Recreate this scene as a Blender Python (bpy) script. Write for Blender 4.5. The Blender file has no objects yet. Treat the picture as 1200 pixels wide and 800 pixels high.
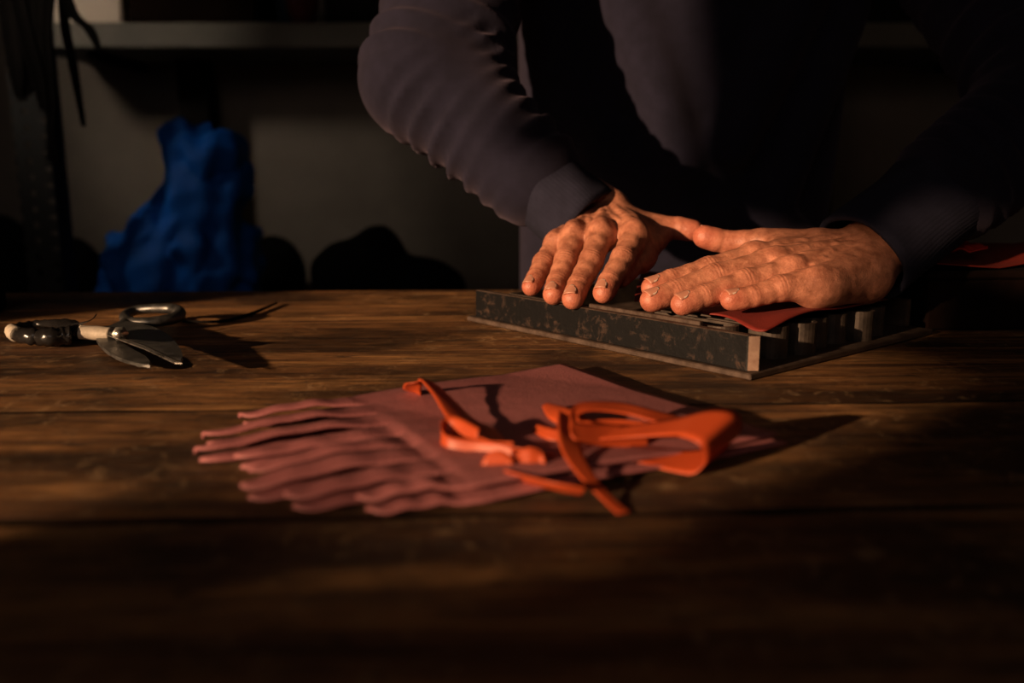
import bpy, bmesh, math, random
import numpy as np
from mathutils import Vector, Matrix

# ------------------------------------------------------------------ camera, light, exposure
SC = bpy.context.scene
COL = SC.collection
FPX, CH = 1050.0, 0.145                      # focal length in pixels of a 1200 px wide frame, camera height above the bench
PITCH = math.atan(205.0 / FPX)
cam = bpy.data.cameras.new('camera'); camo = bpy.data.objects.new('camera', cam); COL.objects.link(camo)
cam.sensor_width = 36.0; cam.lens = 36.0 * FPX / 1200.0
cam.clip_start = 0.01; cam.clip_end = 30
camo.location = (0, 0, CH); camo.rotation_euler = (math.pi / 2 - PITCH, 0, 0)
cam.dof.use_dof = True; cam.dof.focus_distance = 0.70; cam.dof.aperture_fstop = 3.9
SC.camera = camo

world = bpy.data.worlds.new('dim_sky'); SC.world = world; world.use_nodes = True
world.node_tree.nodes['Background'].inputs[0].default_value = (0.5, 0.42, 0.4, 1)
world.node_tree.nodes['Background'].inputs[1].default_value = 0.03

SUN_DIR = Vector((0.72, 0.67, -0.21)).normalized()
sun = bpy.data.lights.new('evening_sun', 'SUN'); suno = bpy.data.objects.new('evening_sun', sun); COL.objects.link(suno)
sun.energy = 8.5; sun.angle = math.radians(1.1); sun.color = (1.0, 0.63, 0.37)
suno.rotation_euler = SUN_DIR.to_track_quat('-Z', 'Y').to_euler(); suno.location = (-3, -1.5, 1.5)

def area(name, loc, direction, sx, sy, power, col):
    l = bpy.data.lights.new(name, 'AREA'); o = bpy.data.objects.new(name, l); COL.objects.link(o)
    l.shape = 'RECTANGLE'; l.size = sx; l.size_y = sy; l.energy = power; l.color = col
    o.location = loc; o.rotation_euler = Vector(direction).to_track_quat('-Z', 'Z').to_euler()
    return o
area('side_window_skylight', (-1.44, -0.62, 0.55), (1, 0.5, -0.1), 0.95, 0.6, 0.9, (1.0, 0.78, 0.64))
area('rear_fill', (-0.4, -1.7, 1.15), (0.15, 1, -0.25), 1.0, 0.7, 3.2, (1.0, 0.80, 0.68))  # soft fill light added behind the camera

vs = SC.view_settings
vs.view_transform = 'Standard'; vs.look = 'None'; vs.gamma = 1.0; vs.exposure = 0.12; vs.use_curve_mapping = False

# ------------------------------------------------------------------ helpers
CP, SP = math.cos(PITCH), math.sin(PITCH)
def G(px, py, z=0.0):
    """point at height z seen at pixel (px, py) of the 1200x800 frame"""
    a = (px - 600) / FPX; b = (400 - py) / FPX
    t = (CH - z) / (SP - b * CP)
    return Vector((a * t, (CP + b * SP) * t, z))
def P(px, py, Y):
    """point at distance Y seen at pixel (px, py)"""
    a = (px - 600) / FPX; b = (400 - py) / FPX
    t = Y / (CP + b * SP)
    return Vector((a * t, Y, CH + (b * CP - SP) * t))

def tag(o, label=None, cat=None, group=None, kind=None):
    if label: o['label'] = label
    if cat: o['category'] = cat
    if group: o['group'] = group
    if kind: o['kind'] = kind
    return o
def empty(name, loc=(0, 0, 0), rz=0.0):
    o = bpy.data.objects.new(name, None); COL.objects.link(o)
    o.location = loc; o.rotation_euler = (0, 0, rz); o.empty_display_size = 0.05
    return o
def link(name, me, mat, parent=None):
    o = bpy.data.objects.new(name, me); COL.objects.link(o)
    if mat is not None:
        for m in (mat if isinstance(mat, (list, tuple)) else [mat]): me.materials.append(m)
    if parent is not None:
        o.parent = parent
        o.matrix_parent_inverse = Matrix.LocRotScale(parent.location, parent.rotation_euler, None).inverted() if parent.parent is None else parent_inv(parent)
    return o
def parent_inv(p):
    # parts are meshes with identity transforms in world space, so their own world matrix is identity
    return Matrix.Identity(4)
def mesh_obj(name, verts, faces, mat, parent=None, smooth=True):
    me = bpy.data.meshes.new(name); me.from_pydata([tuple(v) for v in verts], [], [tuple(f) for f in faces]); me.update()
    if smooth: me.shade_smooth()
    return link(name, me, mat, parent)
def bm_obj(name, bm, mat, parent=None, smooth=False):
    bmesh.ops.recalc_face_normals(bm, faces=bm.faces)
    me = bpy.data.meshes.new(name); bm.to_mesh(me); bm.free()
    if smooth: me.shade_smooth()
    return link(name, me, mat, parent)
def box_bm(lo, hi, bev=0.0, M=None, bm=None, seg=1):
    own = bm is None
    b = bmesh.new()
    r = bmesh.ops.create_cube(b, size=1.0)
    for v in b.verts:
        v.co = Vector(((lo[i] + hi[i]) / 2 + v.co[i] * (hi[i] - lo[i]) for i in range(3)))
    if bev > 0: bmesh.ops.bevel(b, geom=list(b.edges), offset=bev, segments=seg, affect='EDGES', profile=0.7)
    if M is not None: bmesh.ops.transform(b, matrix=M, verts=b.verts)
    if own: return b
    me = bpy.data.meshes.new('tmp'); b.to_mesh(me); b.free(); bm.from_mesh(me); bpy.data.meshes.remove(me)
    return bm
def box(name, lo, hi, mat, parent=None, bev=0.002, M=None):
    return bm_obj(name, box_bm(lo, hi, bev, M), mat, parent)

def catmull(pts, n=8):
    pts = [np.array(p, float) for p in pts]
    out = []
    for i in range(len(pts) - 1):
        p0 = pts[max(i - 1, 0)]; p1 = pts[i]; p2 = pts[i + 1]; p3 = pts[min(i + 2, len(pts) - 1)]
        for j in range(n):
            t = j / n
            out.append(0.5 * (2 * p1 + (p2 - p0) * t + (2 * p0 - 5 * p1 + 4 * p2 - p3) * t * t + (3 * p1 - p0 - 3 * p2 + p3) * t ** 3))
    out.append(pts[-1]); return np.array(out)
def unit(v):
    v = np.array(v, float); return v / (np.linalg.norm(v) + 1e-12)

def tube(name, pts, radii, mat, parent=None, n=8, seg=10, closed=False, flat=1.0):
    """swept round (or flattened) tube along a smooth path"""
    pts = [tuple(p) for p in pts]
    R = radii if isinstance(radii, (list, tuple)) else [radii] * len(pts)
    if closed: pts = pts + [pts[0]]; R = list(R) + [R[0]]
    C = catmull([list(p) + [r] for p, r in zip(pts, R)], n)
    if closed: C = C[:-1]
    m = len(C); V = []; F = []
    for i in range(m):
        a = C[(i - 1) % m if closed else max(i - 1, 0)][:3]; b = C[(i + 1) % m if closed else min(i + 1, m - 1)][:3]
        t = unit(b - a); side = np.cross(t, (0, 0, 1.0))
        if np.linalg.norm(side) < 0.2: side = np.cross(t, (0, 1.0, 0))
        side = unit(side); up = np.cross(side, t)
        for k in range(seg):
            an = 2 * math.pi * k / seg
            V.append(C[i][:3] + C[i][3] * (math.cos(an) * side + flat * math.sin(an) * up))
    for i in range(m if closed else m - 1):
        for k in range(seg):
            i2 = (i + 1) % m
            F.append((i * seg + k, i * seg + (k + 1) % seg, i2 * seg + (k + 1) % seg, i2 * seg + k))
    if not closed:
        F.append(tuple(range(seg))[::-1]); F.append(tuple((m - 1) * seg + k for k in range(seg)))
    return mesh_obj(name, V, F, mat, parent)

def strip(name, pts, width, mat, parent=None, wv=None, tilt=0.0, thick=0.0006, n=10, cross=6, cup=0.0):
    """ribbon swept along a path; wv: width vector (constant or one per point), else horizontal perpendicular rotated by tilt"""
    npt = len(pts)
    W = width if isinstance(width, (list, tuple)) else [width] * npt
    TL = tilt if isinstance(tilt, (list, tuple)) else [tilt] * npt
    C = catmull([list(p) + [w, a] for p, w, a in zip(pts, W, TL)], n)
    WV = None
    if wv is not None:
        wl = [wv] * npt if not isinstance(wv[0], (list, tuple)) else wv
        WV = catmull([list(w) for w in wl], n)
    V = []; F = []; m = len(C)
    for i in range(m):
        t = unit(C[min(i + 1, m - 1)][:3] - C[max(i - 1, 0)][:3])
        if WV is not None:
            w = unit(WV[i])
        else:
            w = unit(np.cross(t, (0, 0, 1.0))); up = np.cross(w, t)
            a = C[i][4]; w = w * math.cos(a) + up * math.sin(a)
        nn = unit(np.cross(w, t))
        for k in range(cross + 1):
            s = k / cross - 0.5
            V.append(C[i][:3] + w * s * C[i][3] + nn * cup * C[i][3] * (0.25 - s * s) * 4)
    for i in range(m - 1):
        for k in range(cross):
            a = i * (cross + 1) + k
            F.append((a, a + 1, a + cross + 2, a + cross + 1))
    o = mesh_obj(name, V, F, mat, parent)
    md = o.modifiers.new('thickness', 'SOLIDIFY'); md.thickness = thick; md.offset = 0
    return o

def prism(name, outline, z0, z1, mat, parent=None, bev=0.0, smooth=False, zf=None):
    bm = bmesh.new()
    vs_ = [bm.verts.new((p[0], p[1], z0)) for p in outline]
    f = bm.faces.new(vs_)
    r = bmesh.ops.extrude_face_region(bm, geom=[f])
    for v in r['geom']:
        if isinstance(v, bmesh.types.BMVert): v.co.z = z1
    if bev > 0:
        ed = [e for e in bm.edges if abs(e.verts[0].co.z - e.verts[1].co.z) < 1e-9]
        bmesh.ops.bevel(bm, geom=ed, offset=bev, segments=1, affect='EDGES')
    if zf:
        for v in bm.verts: v.co.z += zf(v.co.x, v.co.y)
    return bm_obj(name, bm, mat, parent, smooth)

# ---- implicit surfaces: smooth unions of round cones on a grid, skinned with surface nets
class Field:
    def __init__(s, lo, hi, h):
        s.h = h; s.lo = np.array(lo, np.float32)
        s.n = [int(math.ceil((hi[i] - lo[i]) / h)) + 1 for i in range(3)]
        s.ax = [(lo[i] + h * np.arange(s.n[i])).astype(np.float32) for i in range(3)]
        s.F = np.full(s.n, 0.05, np.float32)
    def sub(s, lo, hi):
        sl = []
        for i in range(3):
            a = int(max(0, math.floor((lo[i] - s.lo[i]) / s.h))); b = int(min(s.n[i], math.ceil((hi[i] - s.lo[i]) / s.h) + 1))
            if b <= a: return None, None
            sl.append(slice(a, b))
        sl = tuple(sl)
        return sl, (s.ax[0][sl[0]][:, None, None], s.ax[1][sl[1]][None, :, None], s.ax[2][sl[2]][None, None, :])
    def cone(s, a, b, ra, rb, k=0.004, sq=None):
        a = np.array(a, float); b = np.array(b, float); m = max(ra, rb) * (1 if sq is None else 1.0) + k + 3 * s.h + 0.004
        sl, X = s.sub(np.minimum(a, b) - m, np.maximum(a, b) + m)
        if sl is None: return
        s.F[sl] = smin(s.F[sl], rcone(X, a, b, ra, rb), k)
    def ell(s, c, r, k=0.004, R=None):
        c = np.array(c, float); m = max(r) + k + 3 * s.h + 0.004
        sl, X = s.sub(c - m, c + m)
        if sl is None: return
        q = [X[i] - np.float32(c[i]) for i in range(3)]
        if R is not None:
            R = np.array(R, float); q = [q[0] * np.float32(R[j][0]) + q[1] * np.float32(R[j][1]) + q[2] * np.float32(R[j][2]) for j in range(3)]
        k0 = np.sqrt(sum((q[i] / np.float32(r[i])) ** 2 for i in range(3)))
        k1 = np.sqrt(sum((q[i] / np.float32(r[i] ** 2)) ** 2 for i in range(3)))
        s.F[sl] = smin(s.F[sl], k0 * (k0 - 1) / np.maximum(k1, 1e-6), k)
    def cut(s, a, b, ra, rb, k):
        a = np.array(a, float); b = np.array(b, float); m = max(ra, rb) + k + 3 * s.h
        sl, X = s.sub(np.minimum(a, b) - m, np.maximum(a, b) + m)
        if sl is None: return
        s.F[sl] = -smin(-s.F[sl], rcone(X, a, b, ra, rb), k)
    def mesh(s):
        return nets(s.F, s.lo, s.h)
def smin(a, b, k):
    if k <= 0: return np.minimum(a, b)
    d = np.maximum(k - np.abs(a - b), 0)
    return np.minimum(a, b) - d * d / (4 * k)
def rcone(X, a, b, ra, rb):
    ba = b - a; L = float(ba @ ba) + 1e-12
    q = [X[i] - np.float32(a[i]) for i in range(3)]
    t = np.clip((q[0] * np.float32(ba[0]) + q[1] * np.float32(ba[1]) + q[2] * np.float32(ba[2])) / np.float32(L), 0, 1)
    return np.sqrt((q[0] - t * np.float32(ba[0])) ** 2 + (q[1] - t * np.float32(ba[1])) ** 2 + (q[2] - t * np.float32(ba[2])) ** 2) - (np.float32(ra) + np.float32(rb - ra) * t)
def nets(F, lo, h):
    F = F.copy()
    for ax in range(3):                                            # close the surface at the grid border
        sl = [slice(None)] * 3
        for e in (0, -1): sl[ax] = e; F[tuple(sl)] = np.maximum(F[tuple(sl)], 0.5 * h); sl[ax] = slice(None)
    S = F < 0
    c = np.zeros([n - 1 for n in F.shape], np.int8)
    offs = [(i, j, k) for i in (0, 1) for j in (0, 1) for k in (0, 1)]
    n0, n1, n2 = F.shape
    for i, j, k in offs: c += S[i:n0 - 1 + i, j:n1 - 1 + j, k:n2 - 1 + k]
    I = np.argwhere((c > 0) & (c < 8))
    idx = np.full(c.shape, -1, np.int32); idx[I[:, 0], I[:, 1], I[:, 2]] = np.arange(len(I))
    acc = np.zeros((len(I), 3)); cnt = np.zeros(len(I))
    val = {o: F[I[:, 0] + o[0], I[:, 1] + o[1], I[:, 2] + o[2]] for o in offs}
    for o in offs:
        for ax in range(3):
            if o[ax]: continue
            o2 = list(o); o2[ax] = 1; o2 = tuple(o2)
            A, B = val[o], val[o2]; m = (A < 0) != (B < 0)
            t = A[m] / (A[m] - B[m]); p = np.tile(np.array(o, float), (m.sum(), 1)); p[:, ax] += t
            acc[m] += p; cnt[m] += 1
    V = (I + acc / cnt[:, None]) * h + lo
    Q = []
    for ax in range(3):
        u, v = (ax + 1) % 3, (ax + 2) % 3
        a = [slice(None)] * 3; b = [slice(None)] * 3
        a[ax] = slice(0, -1); b[ax] = slice(1, None)
        ch = S[tuple(a)] != S[tuple(b)]
        E = np.argwhere(ch); E = E[(E[:, u] > 0) & (E[:, v] > 0) & (E[:, u] < F.shape[u] - 1) & (E[:, v] < F.shape[v] - 1)]
        ins = S[E[:, 0], E[:, 1], E[:, 2]]
        def cell(du, dv):
            e = E.copy(); e[:, u] -= du; e[:, v] -= dv; return idx[e[:, 0], e[:, 1], e[:, 2]]
        q = np.stack([cell(1, 1), cell(0, 1), cell(0, 0), cell(1, 0)], 1)
        q[~ins] = q[~ins][:, ::-1]; Q.append(q)
    return V, np.concatenate(Q)
def raw_mesh(name, V, Q, smooth=True):
    me = bpy.data.meshes.new(name); me.vertices.add(len(V)); me.vertices.foreach_set('co', np.asarray(V, np.float32).ravel())
    me.loops.add(len(Q) * 4); me.loops.foreach_set('vertex_index', np.asarray(Q, np.int32).ravel())
    me.polygons.add(len(Q)); me.polygons.foreach_set('loop_start', np.arange(0, len(Q) * 4, 4, dtype=np.int32))
    me.update(calc_edges=True); me.validate()
    if smooth: me.shade_smooth()
    return me
def wob(X, seed, freq, n=6):
    """smooth pseudo noise, a sum of sines"""
    r = np.random.RandomState(seed); out = 0
    for i in range(n):
        d = r.normal(size=3); d /= np.linalg.norm(d); f = freq * (0.6 + 1.2 * r.rand()); ph = r.rand() * 6.28
        out = out + np.sin((X[0] * np.float32(d[0]) + X[1] * np.float32(d[1]) + X[2] * np.float32(d[2])) * np.float32(f) + np.float32(ph))
    return out / n

# ------------------------------------------------------------------ materials
MATS = {}
class NT:
    def __init__(s, name):
        s.m = bpy.data.materials.new(name); s.m.use_nodes = True; s.t = s.m.node_tree; s.b = s.t.nodes['Principled BSDF']
        MATS[name] = s.m
    def n(s, typ, **kw):
        x = s.t.nodes.new(typ)
        for k, v in kw.items():
            if k in x.inputs: x.inputs[k].default_value = v
            else: setattr(x, k, v)
        return x
    def l(s, a, b): s.t.links.new(a, b)
    def coord(s, scale=(1, 1, 1), kind='Object', rot=(0, 0, 0)):
        tc = s.n('ShaderNodeTexCoord'); mp = s.n('ShaderNodeMapping'); mp.inputs['Scale'].default_value = scale; mp.inputs['Rotation'].default_value = rot
        s.l(tc.outputs[kind], mp.inputs[0]); return mp.outputs[0]
    def noise(s, vec, scale, detail=6, rough=0.6, dist=0.0):
        x = s.n('ShaderNodeTexNoise'); x.inputs['Scale'].default_value = scale; x.inputs['Detail'].default_value = detail
        x.inputs['Roughness'].default_value = rough; x.inputs['Distortion'].default_value = dist
        s.l(vec, x.inputs['Vector']); return x.outputs['Fac']
    def ramp(s, fac, stops):
        x = s.n('ShaderNodeValToRGB'); e = x.color_ramp.elements
        while len(e) < len(stops): e.new(0.5)
        for i, (p, c) in enumerate(stops):
            e[i].position = p; e[i].color = (c if isinstance(c, (tuple, list)) else (c, c, c)) + ((1,) if not isinstance(c, (tuple, list)) or len(c) == 3 else ()) if isinstance(c, tuple) else (c, c, c, 1)
        s.l(fac, x.inputs[0]); return x.outputs['Color']
    def mix(s, fac, a, b, mode='MIX'):
        x = s.n('ShaderNodeMix', data_type='RGBA', blend_type=mode)
        for sock, v in ((x.inputs[0], fac), (x.inputs[6], a), (x.inputs[7], b)):
            if hasattr(v, 'links'): s.l(v, sock)
            elif isinstance(v, (int, float)): sock.default_value = v if sock.type == 'VALUE' else (v, v, v, 1)
            else: sock.default_value = tuple(v) + (1,)
        return x.outputs[2]
    def math(s, op, a, b=0.0):
        x = s.n('ShaderNodeMath', operation=op)
        for i, v in enumerate((a, b)):
            if hasattr(v, 'links'): s.l(v, x.inputs[i])
            else: x.inputs[i].default_value = v
        return x.outputs[0]
    def bump(s, h, strength=0.3, dist=0.001, prev=None):
        x = s.n('ShaderNodeBump'); x.inputs['Strength'].default_value = strength; x.inputs['Distance'].default_value = dist
        s.l(h, x.inputs['Height'])
        if prev is not None: s.l(prev, x.inputs['Normal'])
        s.l(x.outputs[0], s.b.inputs['Normal']); return x.outputs[0]
    def set(s, col=None, rough=None, metal=None, **kw):
        for key, v in (('Base Color', col), ('Roughness', rough), ('Metallic', metal)):
            if v is None: continue
            if hasattr(v, 'links'): s.l(v, s.b.inputs[key])
            else: s.b.inputs[key].default_value = tuple(v) + (1,) if isinstance(v, tuple) else v
        for k, v in kw.items(): s.b.inputs[k.replace('_', ' ')].default_value = v
        return s.m
def plain(name, col, rough=0.7, var=0.25, scale=30, bump=0.15, metal=0.0, **kw):
    t = NT(name); v = t.coord(); n = t.noise(v, scale, 5)
    c = t.ramp(n, [(0.3, tuple(x * (1 - var) for x in col)), (0.7, tuple(x * (1 + var) for x in col))])
    t.set(c, rough, metal, **kw)
    if bump: t.bump(t.noise(v, scale * 6, 4), bump, 0.001)
    return t.m

def make_wood():
    t = NT('old_bench_wood')
    inf = t.n('ShaderNodeObjectInfo'); tc = t.n('ShaderNodeTexCoord')
    off = t.n('ShaderNodeVectorMath', operation='MULTIPLY_ADD'); comb = t.n('ShaderNodeCombineXYZ')
    for i in range(3): t.l(inf.outputs['Random'], comb.inputs[i])
    t.l(comb.outputs[0], off.inputs[0]); off.inputs[1].default_value = (7.3, 3.1, 5.7); t.l(tc.outputs['Object'], off.inputs[2])
    def mp(sc):
        m = t.n('ShaderNodeMapping'); m.inputs['Scale'].default_value = sc; t.l(off.outputs[0], m.inputs[0]); return m.outputs[0]
    fib = t.noise(mp((4.5, 44, 30)), 4.0, 11, 0.80, 0.5)        # fine fibres along the plank
    band = t.noise(mp((1.2, 16, 10)), 2.2, 5, 0.55, 1.2)      # broad growth figure
    blot = t.noise(mp((1, 2.2, 2)), 5.0, 6, 0.62)             # stains and worn patches
    wear = t.noise(mp((15, 13, 13)), 5.0, 10, 0.82, 0.8)
    pit = t.noise(mp((5, 16, 12)), 5.0, 8, 0.74, 0.6)
    patch = t.noise(mp((1.6, 2.6, 2)), 4.0, 4, 0.6)
    base = t.ramp(band, [(0.36, (0.090, 0.036, 0.011)), (0.5, (0.24, 0.108, 0.034)), (0.64, (0.40, 0.20, 0.070))])
    c = t.mix(0.75, base, t.ramp(fib, [(0.40, (0.20, 0.19, 0.18)), (0.60, (1.45, 1.4, 1.35))]), 'MULTIPLY')
    st = t.ramp(blot, [(0.41, (0.13, 0.115, 0.105)), (0.55, (1.0, 1.0, 1.0))])
    c = t.mix(0.9, c, st, 'MULTIPLY')
    wf = t.math('MULTIPLY', t.ramp(wear, [(0.54, 0.0), (0.61, 1.0)]), t.ramp(patch, [(0.40, 0.15), (0.60, 1.0)]))
    c = t.mix(t.math('MULTIPLY', wf, 0.55), c, (0.56, 0.36, 0.18))
    c = t.mix(t.ramp(pit, [(0.36, 0.85), (0.44, 0.0)]), c, (0.030, 0.013, 0.005))
    t.set(c, t.ramp(blot, [(0.3, 0.42), (0.7, 0.68)]))
    t.b.inputs['Specular IOR Level'].default_value = 0.35
    p = t.bump(fib, 0.75, 0.0020); p = t.bump(wear, 0.8, 0.0024, p); p = t.bump(pit, 0.7, 0.0030, p); t.bump(band, 0.3, 0.002, p)
    return t.m
WOOD = make_wood()
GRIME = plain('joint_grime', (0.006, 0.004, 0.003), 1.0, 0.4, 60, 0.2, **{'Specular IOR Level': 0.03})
DARKWOOD = plain('dark_wood', (0.045, 0.025, 0.014), 0.6, 0.4, 14, 0.3)

def make_skin():
    t = NT('skin'); v = t.coord()
    at = t.n('ShaderNodeAttribute', attribute_name='ruddy')
    n = t.noise(v, 110, 8, 0.72)
    c = t.ramp(n, [(0.36, (0.22, 0.080, 0.045)), (0.62, (0.46, 0.190, 0.115))])
    c = t.mix(t.math('MULTIPLY', at.outputs['Fac'], 0.75), c, (0.44, 0.098, 0.062))
    t.set(c, 0.47)
    t.b.inputs['Subsurface Weight'].default_value = 0.06; t.b.inputs['Subsurface Radius'].default_value = (0.006, 0.0022, 0.0012); t.b.inputs['Subsurface Scale'].default_value = 1.0
    vo = t.n('ShaderNodeTexVoronoi'); vo.inputs['Scale'].default_value = 650; t.l(v, vo.inputs['Vector'])
    p = t.bump(vo.outputs['Distance'], 0.25, 0.0006); t.bump(t.noise(v, 220, 6, 0.75), 0.45, 0.0010, p)
    return t.m
SKIN = make_skin()
NAIL = plain('nail', (0.42, 0.185, 0.125), 0.33, 0.08, 60, 0.0)
NAIL_RIM = plain('nail_rim', (0.60, 0.43, 0.34), 0.5, 0.08, 60, 0.0)

def make_knit():
    t = NT('navy_sweatshirt'); v = t.coord()
    c = t.ramp(t.noise(v, 60, 5), [(0.3, (0.0074, 0.0072, 0.0155)), (0.7, (0.0110, 0.0104, 0.0225))])
    t.set(c, 0.95); t.b.inputs['Specular IOR Level'].default_value = 0.15
    t.b.inputs['Sheen Weight'].default_value = 0.10; t.b.inputs['Sheen Roughness'].default_value = 0.5; t.b.inputs['Sheen Tint'].default_value = (0.6, 0.45, 0.6, 1)
    t.bump(t.noise(v, 900, 3, 0.7), 0.35, 0.0008); return t.m
KNIT = make_knit()
def make_rib():
    t = NT('ribbed_cuff'); v = t.coord()
    c = t.ramp(t.noise(v, 80, 4), [(0.3, (0.0125, 0.0125, 0.024)), (0.7, (0.0175, 0.0175, 0.033))])
    t.set(c, 0.95); t.b.inputs['Specular IOR Level'].default_value = 0.15; t.bump(t.noise(v, 1000, 3, 0.7), 0.35, 0.0008); return t.m
RIB = make_rib()
TROUSER = plain('dark_trousers', (0.018, 0.018, 0.026), 0.95, 0.2, 50, 0.2)
SHOE = plain('black_shoe_leather', (0.015, 0.013, 0.012), 0.5, 0.2, 40, 0.1)
HAIR = plain('dark_hair', (0.025, 0.016, 0.010), 0.6, 0.4, 120, 0.5)

def make_die_black():
    t = NT('blackened_rusty_steel'); v = t.coord()
    a = t.noise(v, 75, 9, 0.72, 0.5); b = t.noise(v, 260, 5, 0.6)
    m = t.ramp(a, [(0.54, 0.0), (0.66, 1.0)])
    c = t.mix(m, (0.0032, 0.0032, 0.0038), t.ramp(b, [(0.3, (0.014, 0.007, 0.004)), (0.7, (0.050, 0.022, 0.011))]))
    t.set(c, t.mix(m, 0.42, 0.75)); t.b.inputs['Specular IOR Level'].default_value = 0.3
    t.bump(t.noise(v, 130, 6, 0.7), 0.5, 0.0006); return t.m
DIEBLACK = make_die_black()
def make_steel(name, c0, c1, rough, metal):
    t = NT(name); v = t.coord(); n = t.noise(v, 90, 7, 0.65)
    t.set(t.ramp(n, [(0.35, c0), (0.65, c1)]), t.ramp(n, [(0.3, rough), (0.7, rough + 0.2)]), metal)
    t.bump(t.noise(v, 400, 5), 0.25, 0.0004); return t.m
STEEL = make_steel('worn_brown_steel', (0.040, 0.024, 0.017), (0.095, 0.062, 0.046), 0.5, 0.4)
BLADESTEEL = make_steel('die_blade_steel', (0.035, 0.026, 0.021), (0.085, 0.062, 0.048), 0.5, 0.5)
BARESTEEL = make_steel('cut_bare_steel', (0.24, 0.14, 0.10), (0.38, 0.25, 0.185), 0.5, 0.35)
SHEAR = make_steel('dull_shear_steel', (0.075, 0.075, 0.075), (0.15, 0.145, 0.14), 0.34, 0.9)
CHROME = make_steel('polished_steel', (0.45, 0.42, 0.38), (0.65, 0.62, 0.58), 0.22, 0.95)
TAPE = plain('black_tape', (0.010, 0.009, 0.009), 0.22, 0.3, 60, 0.25)
PALETAPE = plain('worn_pale_tape', (0.42, 0.36, 0.29), 0.6, 0.25, 120, 0.3)

def make_leather(name, c0, c1, rough, grain=900, b=0.35):
    t = NT(name); v = t.coord()
    t.set(t.ramp(t.noise(v, 25, 5), [(0.3, c0), (0.7, c1)]), rough)
    vo = t.n('ShaderNodeTexVoronoi'); vo.inputs['Scale'].default_value = grain; t.l(v, vo.inputs['Vector'])
    p = t.bump(vo.outputs['Distance'], b, 0.0005); t.bump(t.noise(v, 60, 4), 0.3, 0.002, p); return t.m
PINK = make_leather('dusty_rose_leather', (0.235, 0.072, 0.074), (0.30, 0.098, 0.100), 0.62)
RED = make_leather('red_leather', (0.135, 0.010, 0.006), (0.18, 0.014, 0.008), 0.6)
def make_ribbon():
    t = NT('burnt_orange_ribbon'); v = t.coord()
    t.set(t.ramp(t.noise(v, 40, 4), [(0.3, (0.43, 0.058, 0.014)), (0.7, (0.53, 0.082, 0.020))]), 0.48)
    t.bump(t.noise(v, 500, 4), 0.15, 0.0004)
    tr = t.n('ShaderNodeBsdfTranslucent'); tr.inputs[0].default_value = (0.65, 0.06, 0.012, 1)
    mx = t.n('ShaderNodeMixShader'); mx.inputs[0].default_value = 0.25
    out = t.t.nodes['Material Output']; t.l(t.b.outputs[0], mx.inputs[1]); t.l(tr.outputs[0], mx.inputs[2]); t.l(mx.outputs[0], out.inputs[0])
    return t.m
RIBBON = make_ribbon()
BLUEBAG = plain('blue_plastic', (0.001, 0.075, 0.36), 0.65, 0.2, 12, 0.2, **{'Specular IOR Level': 0.15})
BLACKBAG = plain('black_plastic', (0.003, 0.003, 0.003), 0.9, 0.3, 12, 0.2, **{'Specular IOR Level': 0.06})
PLASTER = plain('old_plaster', (0.17, 0.145, 0.12), 0.95, 0.3, 2.5, 0.3)
CONCRETE = plain('concrete_floor', (0.10, 0.09, 0.08), 0.9, 0.3, 4, 0.3)
SHELFPAINT = plain('grey_painted_board', (0.080, 0.072, 0.056), 0.7, 0.2, 8, 0.1)
BLACKPAINT = plain('black_painted_wood', (0.006, 0.005, 0.0045), 0.95, 0.3, 20, 0.1, **{'Specular IOR Level': 0.06})
UPRIGHT = plain('grey_slotted_steel', (0.009, 0.009, 0.0085), 0.95, 0.2, 20, 0.1)
STRAP = plain('black_leather_strap', (0.005, 0.004, 0.0035), 1.0, 0.3, 30, 0.1, **{'Specular IOR Level': 0.05})
PALEBOX = plain('pale_cardboard', (0.42, 0.35, 0.28), 0.8, 0.1, 10, 0.1)
BROWNBOX = plain('dark_brown_board', (0.006, 0.0032, 0.0022), 1.0, 0.3, 10, 0.1, **{'Specular IOR Level': 0.03})
NAVYCLOTH = plain('dark_blue_cloth', (0.006, 0.014, 0.03), 0.9, 0.3, 20, 0.2)
MAROON = plain('dark_red_cloth', (0.055, 0.004, 0.004), 0.9, 0.3, 20, 0.2)
TIN = plain('dark_stained_box', (0.007, 0.003, 0.002), 0.95, 0.4, 25, 0.2, **{'Specular IOR Level': 0.08})
REDSCRAP = make_leather('bright_red_leather', (0.45, 0.022, 0.010), (0.60, 0.030, 0.014), 0.6)
PALESCRAP = plain('pale_leather', (0.45, 0.42, 0.42), 0.7, 0.1, 30, 0.1)

# ------------------------------------------------------------------ the room
FZ = -0.88
X0, X1, Y0, Y1, Z1 = -1.5, 2.2, -2.0, 2.35, 1.75
tag(box('floor', (X0 - .1, Y0 - .1, FZ - .1), (X1 + .1, Y1 + .1, FZ), CONCRETE, None, 0), kind='structure')
tag(box('ceiling', (X0 - .1, Y0 - .1, Z1), (X1 + .1, Y1 + .1, Z1 + .1), PLASTER, None, 0), kind='structure')
tag(box('wall_back', (X0 - .1, Y1, FZ), (X1 + .1, Y1 + .1, Z1), PLASTER, None, 0), kind='structure')
tag(box('wall_right', (X1, Y0, FZ), (X1 + .1, Y1, Z1), PLASTER, None, 0), kind='structure')
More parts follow.
